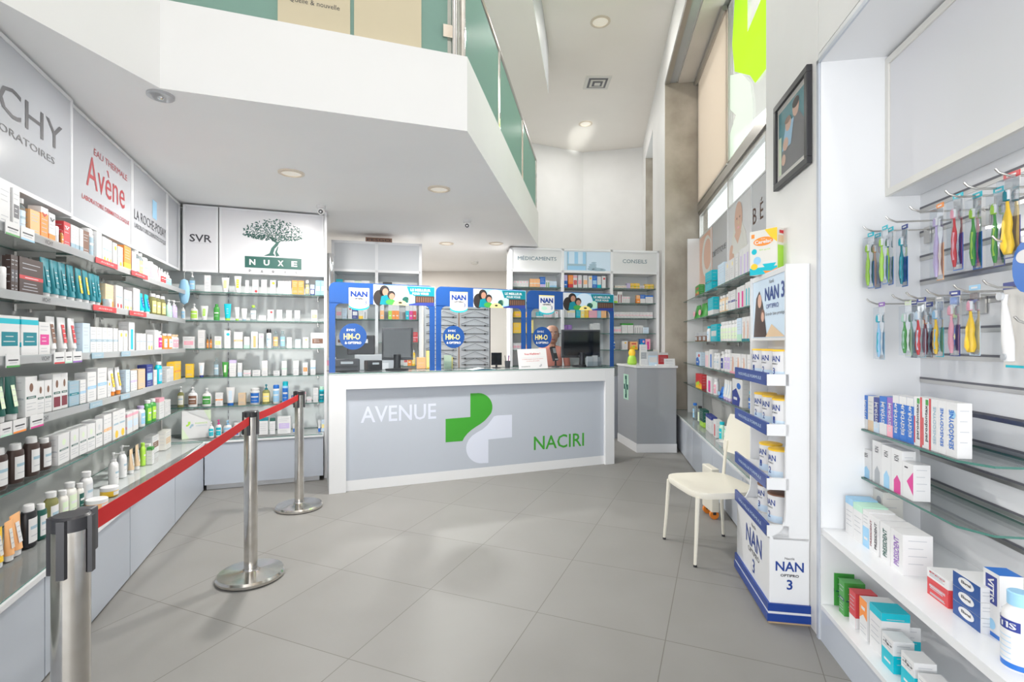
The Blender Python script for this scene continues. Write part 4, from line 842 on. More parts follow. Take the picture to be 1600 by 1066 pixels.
def kind_mesh(kind, w, d, h, base, st, c2, c3, txt):
    """list of (part name, mesh); one entry = the thing is a single mesh"""
    w, d, h = round(w, 3), round(d, 3), round(h, 3)
    key = (kind, w, d, h, base, st, c2, c3, txt)
    if key in _cache: return _cache[key]
    r = w/2; out = []
    if kind in ('box', 'sbox'):
        m = MB().box(-w/2, w/2, -d/2, d/2, 0, h, base); front(m, w, d, h, st, c2, c3, txt)
        for s_ in (-1, 1):
            x = s_*(w/2+.0004)
            if st in ('band', 'kl'): m.rside(x, -d*.42, d*.42, h*.43, h*.47, c2 if st == 'band' else 'line')
            elif st == 'low': m.rside(x, -d/2, d/2, 0, h*.30, c2)
            elif st == 'half': m.rside(x, -d/2, d/2, 0, h*.55, c2)
            elif st == 'top': m.rside(x, -d/2, d/2, h*.82, h, c2)
            elif st == 'two': m.rside(x, -d/2, d/2, h*.80, h*.93, c2); m.rside(x, -d/2, d/2, h*.22, h*.34, c2)
            for k in range(4): z = h*(.86-.19*k); m.rside(x*1.0001+s_*.0002, -d*.32, d*.30-d*.12*(k % 2), z-.0012, z+.0012, 'line')
        if st == 'top': m.add([(-w/2, -d/2, h+.0004), (w/2, -d/2, h+.0004), (w/2, d/2, h+.0004), (-w/2, d/2, h+.0004)], [(0, 1, 2, 3)], c2)
        out = [('box', m.mesh(kind, smooth=False))]
    else:
        y0 = -d/2; sy = d/w; cap = c3 or 'w'
        lab = c2 or 'w'
        def label(z0, z1, rr, body):
            m = MB(); m.lathe([(rr*1.012, z0), (rr*1.012, z1)], lab, 10, sy=sy, a0=radians(215), a1=radians(325))
            m.lathe([(rr*1.02, z0+(z1-z0)*.55), (rr*1.02, z0+(z1-z0)*.68)], 'sl' if lab in ('w', 'ow', 'lg', 'pb') else 'w', 8, sy=sy, a0=radians(228), a1=radians(312))
            m.lathe([(rr*1.02, z0+(z1-z0)*.25), (rr*1.02, z0+(z1-z0)*.29)], 'line', 8, sy=sy, a0=radians(232), a1=radians(300)); return ('label', m.mesh('label'))
        if kind == 'bottle':
            hc = h*.14; b = MB().lathe([(r*.96, 0), (r, h*.03), (r, h*.70), (r*.9, h*.78), (r*.5, h*.85), (r*.42, h*.87)], base, 18, sy=sy)
            out = [('bottle_body', b.mesh('b')), ('cap', MB().lathe([(r*.52, h*.855), (r*.52, h*.99), (r*.46, h)], cap, 14).mesh('c')), label(h*.12, h*.66, r, base)]
        elif kind == 'cbottle':   # broad cap
            b = MB().lathe([(r*.94, 0), (r, h*.03), (r, h*.78), (r*.86, h*.84)], base, 18, sy=sy)
            out = [('bottle_body', b.mesh('b')), ('cap', MB().lathe([(r*.62, h*.84), (r*.60, h*.98), (r*.52, h)], cap, 14, sy=min(1, sy*1.2)).mesh('c')), label(h*.10, h*.68, r, base)]
        elif kind == 'pump':
            b = MB().lathe([(r*.94, 0), (r, h*.03), (r, h*.60), (r*.8, h*.68), (r*.42, h*.73)], base, 18, sy=sy)
            p = MB().lathe([(r*.42, h*.73), (r*.42, h*.80), (r*.16, h*.81), (r*.14, h*.92), (r*.3, h*.925), (r*.3, h*.97), (r*.18, h)], cap, 12).box(-.006, .006, -r*1.1, 0, h*.945, h*.975, cap)
            out = [('bottle_body', b.mesh('b')), ('pump', p.mesh('c')), label(h*.12, h*.56, r, base)]
        elif kind == 'spray':
            b = MB().lathe([(r*.96, 0), (r, h*.02), (r, h*.76), (r*.8, h*.81)], base, 18, sy=sy)
            out = [('can_body', b.mesh('b')), ('cap', MB().lathe([(r*.86, h*.80), (r*.86, h*.95), (r*.7, h)], cap, 16, sy=sy).mesh('c')), label(h*.1, h*.7, r, base)]
        elif kind == 'dropper':
            b = MB().lathe([(r*.96, 0), (r, h*.03), (r, h*.52), (r*.5, h*.62)], base, 16, sy=sy)
            out = [('bottle_body', b.mesh('b')), ('dropper', MB().lathe([(r*.55, h*.60), (r*.55, h*.76), (r*.28, h*.80), (r*.25, h*.97), (0, h)], cap, 12).mesh('c')), label(h*.08, h*.45, r, base)]
        elif kind == 'tube':      # standing on its cap, flat crimp on top
            n = 16; P = []
            for t, z in ((0, .14), (.25, .35), (.6, .65), (1, 1.0)):
                rx = r*(.72+.28*t); ry = d/2*(.95-.90*t); P.append([(rx*cos(2*pi*i/n), ry*sin(2*pi*i/n), h*z) for i in range(n)])
            vs = [v for q in P for v in q]; fs = [(j*n+i, j*n+(i+1) % n, (j+1)*n+(i+1) % n, (j+1)*n+i) for j in range(3) for i in range(n)]+[tuple(range(3*n, 4*n)), tuple(range(n))[::-1]]
            b = MB().add(vs, fs, base)
            yf = -d/2*.62-.003
            l = MB(); 
            def slope(z): t = (z/h-.14)/.86; return -(d/2*(.95-.90*t))-.0012
            def lab_(x0, x1, z0, z1, c): l.add([(x0, slope(z0), z0), (x1, slope(z0), z0), (x1, slope(z1), z1), (x0, slope(z1), z1)], [(0, 1, 2, 3)], c)
            lab_(-r*.35, r*.35, h*.30, h*.80, lab)
            for k in range(3): z = h*(.42+.13*k); l.add([(-r*.25, slope(z)-.001, z), (r*.25, slope(z)-.001, z), (r*.25, slope(z)-.001, z+.004), (-r*.25, slope(z)-.001, z+.004)], [(0, 1, 2, 3)], 'line' if lab in ('w', 'ow') else 'w')
            out = [('tube_body', b.mesh('b')), ('cap', MB().lathe([(r*.66, 0), (r*.70, h*.14)], cap, 16, sy=min(1, sy*1.1)).mesh('c')), ('label', l.mesh('label', False))]
        elif kind == 'jar':
            out = [('jar_body', MB().lathe([(r*.95, 0), (r, h*.06), (r, h*.62)], base, 22).mesh('b')), ('lid', MB().lathe([(r*1.02, h*.60), (r*1.02, h*.96), (r*.96, h)], cap, 22).mesh('c')), ]
            q = MB().lathe([(r*1.01, h*.12), (r*1.01, h*.52)], lab, 10, a0=radians(225), a1=radians(315)); out.append(('label', q.mesh('label')))
        elif kind == 'tin':
            num = c3 or '1'
            b = MB().lathe([(r, 0), (r, h*.03)], 'st', 24).lathe([(r*.985, h*.03), (r*.985, h*.93)], base, 24).lathe([(r, h*.93), (r, h*.95)], 'st', 24)
            q = MB().lathe([(r*.995, h*.05), (r*.995, h*.28)], 'pb', 12, a0=radians(200), a1=radians(340))
            vs, fs, x0, x1, y0_, y1 = text_mesh('NAN', .015)
            def wrap(s_, z, hh, ww, c, bold=.015):
                vs, fs, x0, x1, y0_, y1 = text_mesh(s_, bold); k1 = hh/(y1-y0_); k2 = ww/(x1-x0); o_ = []
                for a, b_ in vs: an = radians(270)+((a-(x0+x1)/2)*k2)/r; o_.append((r*1.004*cos(an), r*1.004*sin(an), z+(b_-y0_)*k1))
                q.add(o_, fs, c)
            wrap('NAN', h*.60, h*.2, r*1.25, 'nan_blue'); wrap('OPTIPRO', h*.50, h*.055, r*.8, 'ink'); wrap(num, h*.18, h*.22, r*.30, 'nan_blue')
            out = [('tin_body', b.mesh('b')), ('lid', MB().lathe([(r*1.02, h*.94), (r*1.02, h*.985), (r*.9, h)], c2 or 'yl', 24).mesh('c')), ('label', q.mesh('label'))]
        elif kind == 'bag':
            n = 14; vs = []
            for j, (t, z) in enumerate(((1, 0), (1.05, .3), (.95, .7), (.75, .92), (.9, 1))):
                for i in range(n): a = 2*pi*i/n; vs.append((r*t*cos(a), d/2*(1.05-.75*z)*sin(a), h*z))
            fs = [(j*n+i, j*n+(i+1) % n, (j+1)*n+(i+1) % n, (j+1)*n+i) for j in range(4) for i in range(n)]+[tuple(range(4*n, 5*n)), tuple(range(n))[::-1]]
            m = MB().add(vs, fs, base); m.ell(0, h*.4, w*.25, h*.2, -d/2-.002, c2 or 'w'); out = [('bag', m.mesh('b'))]
    _cache[key] = out; return out
CATS = dict(box=('product_box', 'box', 'box'), sbox=('small_carton', 'carton', 'box'), bottle=('bottle', 'bottle', 'bottle'), cbottle=('flat_bottle', 'bottle', 'bottle'), pump=('pump_bottle', 'pump bottle', 'bottle'), spray=('spray_can', 'spray can', 'spray can'),
    dropper=('dropper_bottle', 'dropper bottle', 'dropper bottle'), tube=('cream_tube', 'tube', 'tube'), jar=('cream_jar', 'jar', 'jar'), tin=('milk_tin', 'milk tin', 'tin'), bag=('soft_pack', 'soft pack', 'pack'))
STW = dict(p='', band='{} band', kl='green strip', top='{} top', low='{} base', half='{} lower half', blk='{} block', dot='{} dot', ldot='low {} dot', two='{} bands', vert='{} stripe', fig='body picture', dia='{} diamond', house='{} house shape', para='red stripes', fruit='fruit picture', wave='{} wave', splash='{} splash')
REC = []
def look_of(kind, base, st, c2, c3, txt):
    n = NAMES.get(base, base); k = CATS[kind][1]
    if kind in ('box', 'sbox'):
        s_ = STW[st].format(NAMES.get(c2, '')) if st != 'p' else ''
        return f'{n} {k}'+(f' with {s_}' if s_ else '')
    if kind == 'tin': return f'milk tin numbered {c3}'
    if kind == 'bag': return f'{n} {k}'
    return f'{n} {k} with {NAMES.get(c3 or "w", "white")} '+dict(pump='pump', spray='cap', dropper='dropper', jar='lid').get(kind, 'cap')
def prod(F, x, y, z, kind, w, d, h, base, st='p', c2='lg', c3=None, txt=None, where='', anchor='', group='', look=None, rot=0, cat=None):
    parts = kind_mesh(kind, w, d, h, base, st, c2, c3, txt); nm, _, ct = CATS[kind]
    if len(parts) == 1:
        o = bpy.data.objects.new(nm, parts[0][1]); COL.objects.link(o)
    else:
        o = empty(nm)
        for pn, me in parts: p = bpy.data.objects.new(pn, me); COL.objects.link(p); p.parent = o
    F.put(o, x, y, z, rot); o['category'] = cat or ct; o['group'] = group
    REC.append((o, look or look_of(kind, base, st, c2, c3, txt), where, anchor, len(REC))); return o
rj = random.Random(11)
def row(F, z, yf, items, where, anchor, group, rev=False):
    """items: (photo column from, to, count, kind, height, base, style, colour 2, colour 3[, look][, text]) standing on the line y=yf"""
    its = items[::-1] if rev else items
    for it in its:
        p0, p1, n, kind, h, base, st, c2, c3 = it[:9]; look = it[9] if len(it) > 9 else None; txt = it[10] if len(it) > 10 else None
        x0, x1 = F.X(p0, yf), F.X(p1, yf); W = (x1-x0)/n
        for k in (range(n-1, -1, -1) if rev else range(n)):
            w = max(.014, min(W*.94, .30)); 
            d = min(.11, max(.02, w*(.75 if kind in ('box', 'sbox') else 1)))
            if kind in ('bottle', 'cbottle', 'pump', 'tube'): w = min(w, .085); d = w*.62
            if kind in ('spray', 'dropper', 'jar'): w = min(w, .12); d = w
            if kind == 'tin': w = d = min(W*.97, .1)
            if kind == 'box' and w > .1: d = .06
            prod(F, x0+W*(k+.5), yf+d/2+rj.uniform(0, .006), z, kind, w, d, h*rj.uniform(.985, 1.01) if n == 1 else h, base, st, c2, c3, txt, where, anchor, group, look, rj.uniform(-.04, .04))

# long wall, five shelves and bench
A1 = 'the corner'
def LWr(i, items, yf=.185): row(LW, LZ[i], yf, items, f'on {ORD[i]} post-side shelf', A1, f'products on the {ORD[i]} shelf behind the posts', True)
LWr(0, [(0,19,1,'box',.185,'w','p','lg',None),(20,32,1,'box',.185,'w','blk','dgy',None),(33,46,1,'bottle',.16,'cl','p','pb','w'),(48,63,1,'box',.125,'lo','p','lg',None,'plain pale orange box'),(64,76,1,'box',.16,'orr','top','w',None,None,('V','rd',False)),
 (76,87,1,'box',.15,'w','low','orr',None,None,('V','ink',False)),(88,97,1,'jar',.10,'w','p','lg','w'),(97,101,1,'bottle',.09,'am','p','orr','rd'),(101,111,1,'box',.14,'rd','p','w',None,'dark red box with white letter V',('V','w',False)),
 (112,131,3,'box',.14,'w','low','sl',None),(132,141,1,'box',.14,'br','p','lg',None),(142,150,1,'spray',.17,'w','p','sl','w'),(151,160,1,'box',.17,'w','p','lg',None),(161,177,3,'box',.155,'w','ldot','yl',None),
 (178,184,1,'box',.15,'w','dot','yl',None),(185,193,1,'box',.14,'w','ldot','yl',None,'yellow-dotted box beside orange one'),(194,206,1,'box',.165,'orr','low','yl',None),(207,213,1,'box',.15,'w','p','lg',None),(214,220,1,'bottle',.17,'cl','p','w','w'),(221,227,1,'bottle',.165,'cl','p','ly','w'),
 (228,236,1,'spray',.15,'w','p','lg','w'),(238,243,1,'spray',.14,'ow','p','pk','w'),(244,252,2,'tube',.13,'w','p','pk','w'),(254,262,2,'dropper',.13,'w','p','rd','w'),(263,270,2,'dropper',.12,'w','p','lb','w')])
LWr(1, [(0,17,1,'jar',.105,'w','p','w','w'),(18,29,2,'box',.165,'dbr','blk','dgy',None,'black patterned box'),(30,70,1,'box',.168,'dbr','band','rd',None,'large brown box with red panel and ampoule'),
 (72,124,4,'tube',.20,'tl','p','tl','w'),(125,145,2,'tube',.195,'tl','p','yl','w','deep teal tube with yellow mark'),(146,164,2,'tube',.19,'tl','p','tl','w','deep teal tube next to the brown box'),(165,180,1,'box',.15,'tan','low','orr',None),
 (181,193,2,'box',.155,'w','ldot','rd',None),(194,207,3,'box',.14,'w','ldot','yl',None),(208,220,1,'box',.17,'w','p','lg',None),(222,239,2,'tube',.15,'aq','p','bl','w'),(240,262,3,'bottle',.17,'cly','p','ly','w'),(266,273,1,'pump',.16,'lgn','p','lgn','w'),(274,280,1,'pump',.16,'lpr','p','lpr','w')])
prod(LW, LW.X(169, .17)+.0, .175, LZ[1], 'jar', .045, .045, .05, 'w', 'p', 'lg', 'w', None, 'on second post-side shelf', A1, 'products on the second shelf behind the posts', 'small white jar before the tan box')
LWr(2, [(0,61,2,'box',.175,'w','two','aq','tl'),(62,81,1,'box',.16,'w','blk','mg',None),(82,97,1,'tube',.19,'w','p','br','w'),(98,129,2,'tube',.19,'w','p','rd','w'),(130,142,1,'box',.17,'pb','p','lg',None),
 (142,186,5,'box',.15,'w','band','sl',None),(187,201,2,'box',.14,'w','dot','yl',None),(202,212,1,'box',.20,'w','vert','aq',None),(213,229,3,'box',.125,'w','ldot','lg',None,'small white box with grey dot'),(230,240,2,'box',.12,'w','ldot','yl',None),(241,248,1,'box',.16,'w','p','lg',None),
 (249,258,1,'bottle',.15,'ow','p','mg','w'),(259,272,2,'bottle',.135,'orr','p','w','w'),(273,281,2,'bottle',.13,'w','p','pk','tan')])
LWr(3, [(0,38,2,'tube',.19,'dg','p','pg','w','dark green and leaf print tube'),(39,59,1,'box',.185,'w','kl','br',None),(60,82,2,'box',.155,'w','kl','br',None,'white carton with brown top'),(83,107,2,'box',.18,'w','kl','br','dr','white carton with burgundy panel'),(108,124,1,'box',.13,'sl','band','tl',None),
 (125,135,2,'box',.13,'w','band','lb',None),(136,152,1,'box',.165,'w','band','lb',None),(153,168,1,'box',.185,'w','band','lb',None,'tall white box with sky blue band'),(169,174,1,'box',.10,'w','dot','yl',None),(175,196,2,'tube',.175,'w','p','yl','orr'),
 (197,204,1,'box',.15,'pb','p','lg',None),(205,215,2,'box',.14,'w','band','lpr',None),(216,229,1,'box',.14,'tan','p','lg',None),(230,240,1,'box',.17,'nv','blk','lb',None),(241,246,1,'box',.12,'w','p','lg',None),(247,259,1,'bottle',.18,'aq','p','lb','w'),(261,266,1,'box',.11,'w','p','lg',None),(267,272,1,'box',.13,'w','low','lg',None),(273,284,1,'box',.165,'yl','band','or' if 0 else 'orr',None)])
LWr(4, [(0,21,1,'cbottle',.175,'dbr','p','w','w'),(25,47,1,'cbottle',.175,'dbr','p','w','w'),(50,71,1,'cbottle',.18,'dbr','p','w','w'),(72,89,1,'cbottle',.155,'dbr','p','w','w','small dark brown bottle with white cap'),(90,110,1,'box',.15,'w','kl','pg',None),(111,150,3,'box',.15,'w','kl','pg',None),(151,162,1,'box',.16,'w','kl','lg',None,'white box with green strip at row end'),
 (163,176,2,'box',.175,'w','band','lo',None),(177,197,2,'box',.18,'w','ldot','yl',None),(198,218,2,'box',.14,'w','two','pk','pb'),(222,232,1,'bottle',.15,'w','p','lb','lpr'),(233,240,1,'bottle',.18,'gn','p','lm','w'),(241,248,1,'bottle',.18,'gn','p','lm','w'),(249,257,1,'box',.17,'w','top','pk',None),(258,268,2,'box',.13,'w','p','lg',None,'slim white box')])
wb = 'on the post-side worktop'; gb = 'products on the long worktop'
row(LW, .468, .16, [(0,15,1,'tube',.16,'yl','p','ow','w'),(17,31,1,'tube',.17,'lo','p','ow','w','slim orange tube'),(27,46,1,'tube',.18,'lo','p','w','w','wide orange tube'),(47,67,1,'cbottle',.19,'bk','p','w','w'),(68,80,1,'cbottle',.165,'dg','p','w','w'),
 (82,100,1,'bottle',.19,'cly','p','w','w'),(101,112,1,'bottle',.17,'ow','p','pg','w'),(113,127,1,'bottle',.19,'ow','p','pg','w','tall cream bottle with white cap'),(128,136,1,'bottle',.16,'ow','p','dg','w','small cream bottle with white cap'),(138,149,1,'bottle',.20,'w','p','lg','w','tall slim white bottle with white cap')], wb, A1, gb, True)
for px, y, w, h, base, look, kind, c2, c3 in ((158,.10,.10,.055,'lo','flat orange jar with white lid','jar','w','w'),(177,.13,.09,.055,'yl','flat yellow jar behind the orange jar','jar','w','w'),(183,.20,.075,.21,'w','white pump bottle nearer the orange jar','pump','w','w'),(196,.22,.075,.22,'w','white pump bottle behind its twin','pump','w','w'),
  (210,.2,.06,.17,'tan','tan tube nearer the pump bottles','tube','ow','w'),(219,.2,.06,.18,'tan','tan tube beside the lime bottle','tube','ow','w'),(228,.2,.05,.17,'lm','lime green bottle with lime cap','bottle','lm','lm'),(235,.22,.05,.13,'ow','small cream box by the lime bottle','box','lg',None),(240,.16,.05,.13,'w','white box with green top and red foot','box','gn',None)):
    prod(LW, LW.X(px, y), y+.02, .468, kind, w, w if kind == 'jar' else min(w*.7, .06), h, base, 'top' if c2 == 'gn' else 'p', c2, c3, None, wb, A1, gb, look)
prod(LW, LW.X(250, .24), .30, .468, 'box', .17, .06, .15, 'w', 'blk', 'br', None, None, wb, A1, gb, 'white box with brown pattern before the corner')
prod(LW, LW.X(263, .22), .25, .468, 'box', .16, .06, .16, 'ow', 'blk', 'tan', None, None, wb, A1, gb, 'cream box with brown edge')
# tree-sign wall
A2 = 'the corner'
def NWr(i, items, yf=.19): row(NW, LZ[i], yf, items, f'on {ORD[i]} tree-sign shelf', A2, f'products on the {ORD[i]} shelf under the tree sign')
NWr(0, [(294,305,1,'pump',.19,'cl','p','lb','w'),(319,329,1,'box',.165,'w','dot','pb',None),(345,358,1,'tube',.15,'w','p','ly','w'),(365,377,1,'tube',.17,'w','p','yl','w'),(383,389,1,'box',.13,'w','p','lg',None),(394,404,1,'box',.14,'w','ldot','rd',None),(408,417,1,'box',.14,'w','p','lg',None),(422,431,1,'box',.14,'w','dot','yl',None),(434,455,3,'box',.135,'w','p','lg',None),
 (456,475,2,'box',.145,'orr','p','lo',None,'bright orange box'),(477,483,1,'spray',.155,'cl','p','ly','w'),(484,492,1,'jar',.11,'nv','p','w','pb'),(493,509,2,'box',.155,'lb','blk','pb',None)])
NWr(1, [(282,289,1,'pump',.15,'w','p','lb','w'),(296,309,1,'pump',.16,'ow','p','lm','w'),(312,325,1,'tube',.14,'w','p','lm','w','white tube with green leaf'),(333,343,1,'bottle',.16,'gn','p','gn','gn'),(349,361,1,'tube',.165,'aq','p','aq','lm'),(366,374,1,'tube',.135,'w','p','pg','lm'),(376,386,1,'tube',.12,'w','p','pb','sl'),(390,401,1,'bottle',.155,'cl','p','w','lm'),
 (404,416,1,'box',.055,'w','p','lg',None,'low white box'),(418,428,1,'box',.115,'w','dot','rd',None),(432,441,1,'box',.115,'w','p','lg',None),(447,456,1,'box',.115,'w','p','lg',None),(460,469,1,'box',.115,'w','low','g',None),(486,496,1,'box',.12,'w','blk','ly',None)])
NWr(2, [(285,304,1,'box',.115,'w','blk','pk',None),(309,320,1,'box',.18,'w','p','lg',None,'tall white box'),(322,326,1,'dropper',.145,'am','p','orr','bk'),(327,331,1,'dropper',.145,'am','p','orr','bk'),(335,346,1,'box',.12,'w','blk','ly',None),(350,360,1,'box',.175,'w','dot','aq',None),(365,379,1,'box',.165,'w','band','lo',None),(381,390,1,'box',.115,'w','low','lgn',None),
 (392,403,1,'box',.165,'w','vert','lo',None,'white box with orange edge'),(404,412,1,'box',.15,'w','dot','pk',None),(415,424,1,'spray',.195,'w','p','pb','bk'),(426,435,1,'bottle',.175,'cl','p','lo','cl'),(437,446,1,'bottle',.175,'cl','p','lb','cl'),(448,456,1,'box',.11,'w','p','lg',None),(461,470,1,'box',.09,'pb','p','lg',None),(473,482,1,'box',.11,'w','dot','lo',None),(485,507,1,'box',.16,'w','blk','br',None,'white gift box with brown bottles')])
NWr(3, [(289,302,1,'box',.13,'yl','p','orr',None,'yellow box'),(309,319,1,'tube',.14,'w','p','pb','nv'),(333,342,1,'bottle',.185,'cl','p','sl','cl'),(346,357,1,'tube',.145,'gn','p','pg','gn'),(358,369,1,'box',.165,'w','top','lpr',None),(371,378,1,'box',.135,'w','low','pb',None),(380,392,1,'box',.06,'w','band','pk',None,'low white box with pink band'),(394,407,1,'box',.06,'w','p','lg',None,'low white box'),
 (409,418,1,'box',.155,'w','band','ow',None,'white box with pale band'),(427,437,1,'box',.05,'w','p','lg',None,'tiny white box'),(440,448,1,'box',.15,'w','band','lgn',None),(458,467,1,'box',.15,'w','band','lg',None),(473,481,1,'box',.13,'w','blk','orr',None),(485,493,1,'box',.155,'w','band','lb',None)])
NWr(4, [(276,287,1,'pump',.20,'cly','p','ow','w'),(292,308,1,'pump',.19,'w','p','br','w'),(314,330,1,'pump',.18,'w','p','gn','w','oval white pump bottle'),(336,348,1,'box',.13,'w','band','orr',None),(352,367,1,'tube',.18,'w','p','pb','bl'),(372,384,1,'box',.12,'tan','p','lg',None),(389,406,1,'spray',.165,'w','p','bl','w'),(409,422,1,'pump',.20,'cly','p','ly','tl'),(425,437,1,'spray',.19,'w','p','lb','bl'),
 (440,451,1,'spray',.225,'lb','p','bl','aq'),(455,461,1,'box',.08,'nv','blk','w',None),(462,470,1,'box',.13,'w','band','pk',None),(471,478,1,'box',.11,'w','top','pk',None),(479,487,1,'box',.06,'w','band','pk',None,'low white box with pink band'),(489,497,1,'box',.15,'w','band','lg',None),(498,507,1,'spray',.16,'aq','p','tl','lgn')])
row(NW, .475, .14, [(325,334,1,'pump',.155,'w','p','aq','w'),(336,346,1,'pump',.17,'w','p','aq','mg'),(348,362,1,'pump',.16,'w','p','lb','lb'),(364,374,1,'jar',.13,'w','p','bl','w'),(376,384,1,'pump',.19,'w','p','dg','w'),(404,419,1,'box',.17,'w','top','tl',None),(421,430,1,'box',.16,'w','top','dg',None),(433,455,1,'box',.17,'w','blk','lpr',None),(457,462,1,'jar',.09,'w','p','bl','w'),(497,501,1,'box',.12,'w','low','bl',None),(502,507,1,'box',.12,'pb','blk','ly',None)], 'on tree-sign worktop', A2, 'products on the worktop under the tree sign')
# corner leaflet box
e = empty('cross_display_box'); NW.put(e, -.10, .20, .470, .28)
m = MB().box(-.12, .12, 0, .10, 0, .27, 'w').poly([(-.12, 0), (-.06, 0), (-.12, .12)], -.0005, 'pg').poly([(.12, .27), (.06, .27), (.12, .14)], -.0005, 'pg')
m.poly([(-.085, .12), (-.085, .135), (-.07, .14), (-.07, .165), (-.05, .165), (-.05, .145), (-.06, .13), (-.075, .12)], -.001, 'lm').poly([(-.06, .105), (-.05, .125), (-.04, .14), (-.025, .14), (-.025, .12), (-.04, .115), (-.045, .10)], -.001, 'sl')
m.text('PHARMACIE', .04, .145, .014, -.001, 'lm', w=.10).text('AVENUE NACIRI', .04, .12, .012, -.001, 'sl', w=.09)
m.build('carton', e, smooth=False); tag(e, 'white carton with a green and grey cross standing in the corner', 'box')
# hanging sponge
e = empty('bath_sponge'); NW.put(e, -.19, .15, 1.93); MB().lathe([(0, -.17), (.03, -.15), (.045, -.08), (.045, 0), (.03, .06), (0, .075)], 'lb', 16, sy=.5).build('sponge_body', e); MB().tube([(0, 0, .07), (0, 0, .13), (.0, .05, .16)], .002, 'w', 5).build('cord', e)
tag(e, 'oval blue bath sponge hanging at the corner of the shelves', 'sponge')

# price cards on rails of the long wall
def card(px0, px1, i, c, txt=None, kind='under', tc='w'):
    yy = .15 if (LW.X((px0+px1)/2, .15) < -2) else .16; yy -= .012
    x0, x1 = LW.X(px0, yy), LW.X(px1, yy); z = LZ[i]; m = MB()
    if kind == 'under': m.box(x0, x1, 0, .003, -.045, .012, 'w').rect(x0, x1, -.045, -.037, -.0005, c).rect(x0+.012, x1-.012, -.018, -.012, -.0005, 'ink').rect(x0+.02, x1-.02, -.028, -.024, -.0005, 'line')
    else: m.box(x0, x1, 0, .003, -.032, 0, c).text(txt, (x0+x1)/2, -.016, .011, -.0006, tc, w=(x1-x0)*.6)
    o = m.build('shelf_label', smooth=False); LW.put(o, 0, yy, z); o['category'] = 'shelf label'; o['group'] = 'labels clipped on the shelf fronts'
    REC.append((o, f"{dict(gn='green', lb='blue', orr='orange', mg='magenta', rd='red', pr='purple', lgn='mint').get(c, 'red' if c == 'rd' else 'blue')} {'edged' if kind == 'under' else 'lettered'} shelf label", f'on {ORD[i]} post-side shelf', A1, len(REC)))
for a in ((9,31,0,'gn'),(33,54,0,'lb'),(10,31,2,'gn'),(85,101,2,'rd'),(102,113,2,'lgn'),(114,128,2,'pr'),(1,19,3,'lgn'),(21,41,3,'orr'),(48,68,3,'mg')): card(*a)
for a in ((150,184,0,'AVÈNE'),(206,231,0,'AVÈNE'),(146,182,1,'AVÈNE'),(203,229,1,'AVÈNE')): card(a[0], a[1], a[2], 'rd', a[3], 'full')
for a in ((144,162,2),(190,204,2),(141,160,3),(189,203,3)): card(a[0], a[1], a[2], 'sl', 'DUCRAY', 'full')
for i in range(4):
    px = (77, 73, 72, 70)[i]; m = MB(); m.text('VICHY', 0, -.016, .020, 0, 'ink', w=.075); o = m.build('shelf_lettering', smooth=False); LW.put(o, LW.X(px, .144), .1445, LZ[i]); tag(o, f'small black lettering on the {ORD[i]} shelf rail under the black lettered sign', 'lettering')

# window-side shelves
A3 = 'the milk stand'
def RWr(i, items, yf=1.195): row(RW, RZ[i], yf, items, f'on {ORD[i]} window-side shelf', A3, f'products on the {ORD[i]} window-side shelf', True)
RWr(0, [(1083,1095,1,'box',.14,'gn','fruit','br','rd',"green box with fruit picture"),(1096,1119,1,'box',.22,'aq','band','tl',None),(1121,1131,3,'box',.22,'pb','p','lg',None),(1132,1147,2,'box',.20,'w','dot','ly',None),(1149,1153,1,'box',.22,'w','p','lg',None),(1154,1177,4,'box',.235,'w','vert','lpr',None)])
RWr(1, [(1081,1098,2,'bag',.17,'gn','p','pk',None),(1100,1121,1,'box',.19,'aq','low','w',None),(1122,1136,3,'bottle',.17,'tan','p','ow','w'),(1137,1148,3,'box',.18,'w','band','nv',None),(1150,1163,2,'box',.19,'w','vert','mg',None),(1164,1172,2,'box',.2,'w','vert','aq',None),(1173,1178,1,'box',.19,'w','dot','nv',None)])
RWr(2, [(1083,1101,3,'jar',.11,'br','p','g','g'),(1102,1107,1,'bottle',.17,'w','p','pb','aq'),(1108,1122,1,'box',.18,'aq','blk','w',None),(1123,1150,6,'bottle',.19,'w','p','pg','w'),(1151,1158,1,'box',.2,'pb','low','lgn',None),(1159,1178,3,'box',.2,'w','fig','tl',None)])
RWr(3, [(1082,1100,1,'box',.16,'pb','splash','bl','rd','pale blue box with red splash'),(1101,1107,2,'box',.18,'w','vert','pk',None),(1108,1113,1,'box',.2,'w','vert','bl',None),(1114,1121,2,'bottle',.17,'w','p','lg','w'),(1122,1130,1,'bottle',.19,'w','p','nv','w'),(1130,1138,2,'bottle',.21,'w','p','lpr','w','tall white bottle'),(1140,1177,4,'box',.18,'w','fig','pk',None)])
RWr(4, [(1082,1102,1,'box',.17,'rd','fruit','yl','lm','red box with fruit picture'),(1103,1112,1,'box',.18,'w','vert','mg',None,'white box with magenta stripe'),(1112,1118,1,'bottle',.17,'w','p','pk','w'),(1119,1126,1,'bag',.10,'bl','p','lb',None),(1127,1138,3,'tube',.19,'w','p','pb','lpr'),(1143,1160,1,'box',.23,'w','splash','nv','bl','tall white box with blue pictures'),(1164,1174,1,'bottle',.16,'cl','p','bl','aq')])
row(RW, .458, 1.14, [(1079,1086,1,'bottle',.2,'cl','p','lb','bl'),(1087,1092,1,'bottle',.2,'cl','p','pg','bk'),(1093,1099,1,'box',.19,'dg','low','lm',None),(1100,1113,1,'box',.17,'w','top','nv',None),(1114,1119,1,'box',.17,'w','vert','rd',None),(1120,1127,1,'bottle',.18,'lgn','p','aq','aq'),(1128,1134,1,'bottle',.17,'lgn','p','w','w')], 'on the window-side worktop', A3, 'products on the window-side worktop', True)
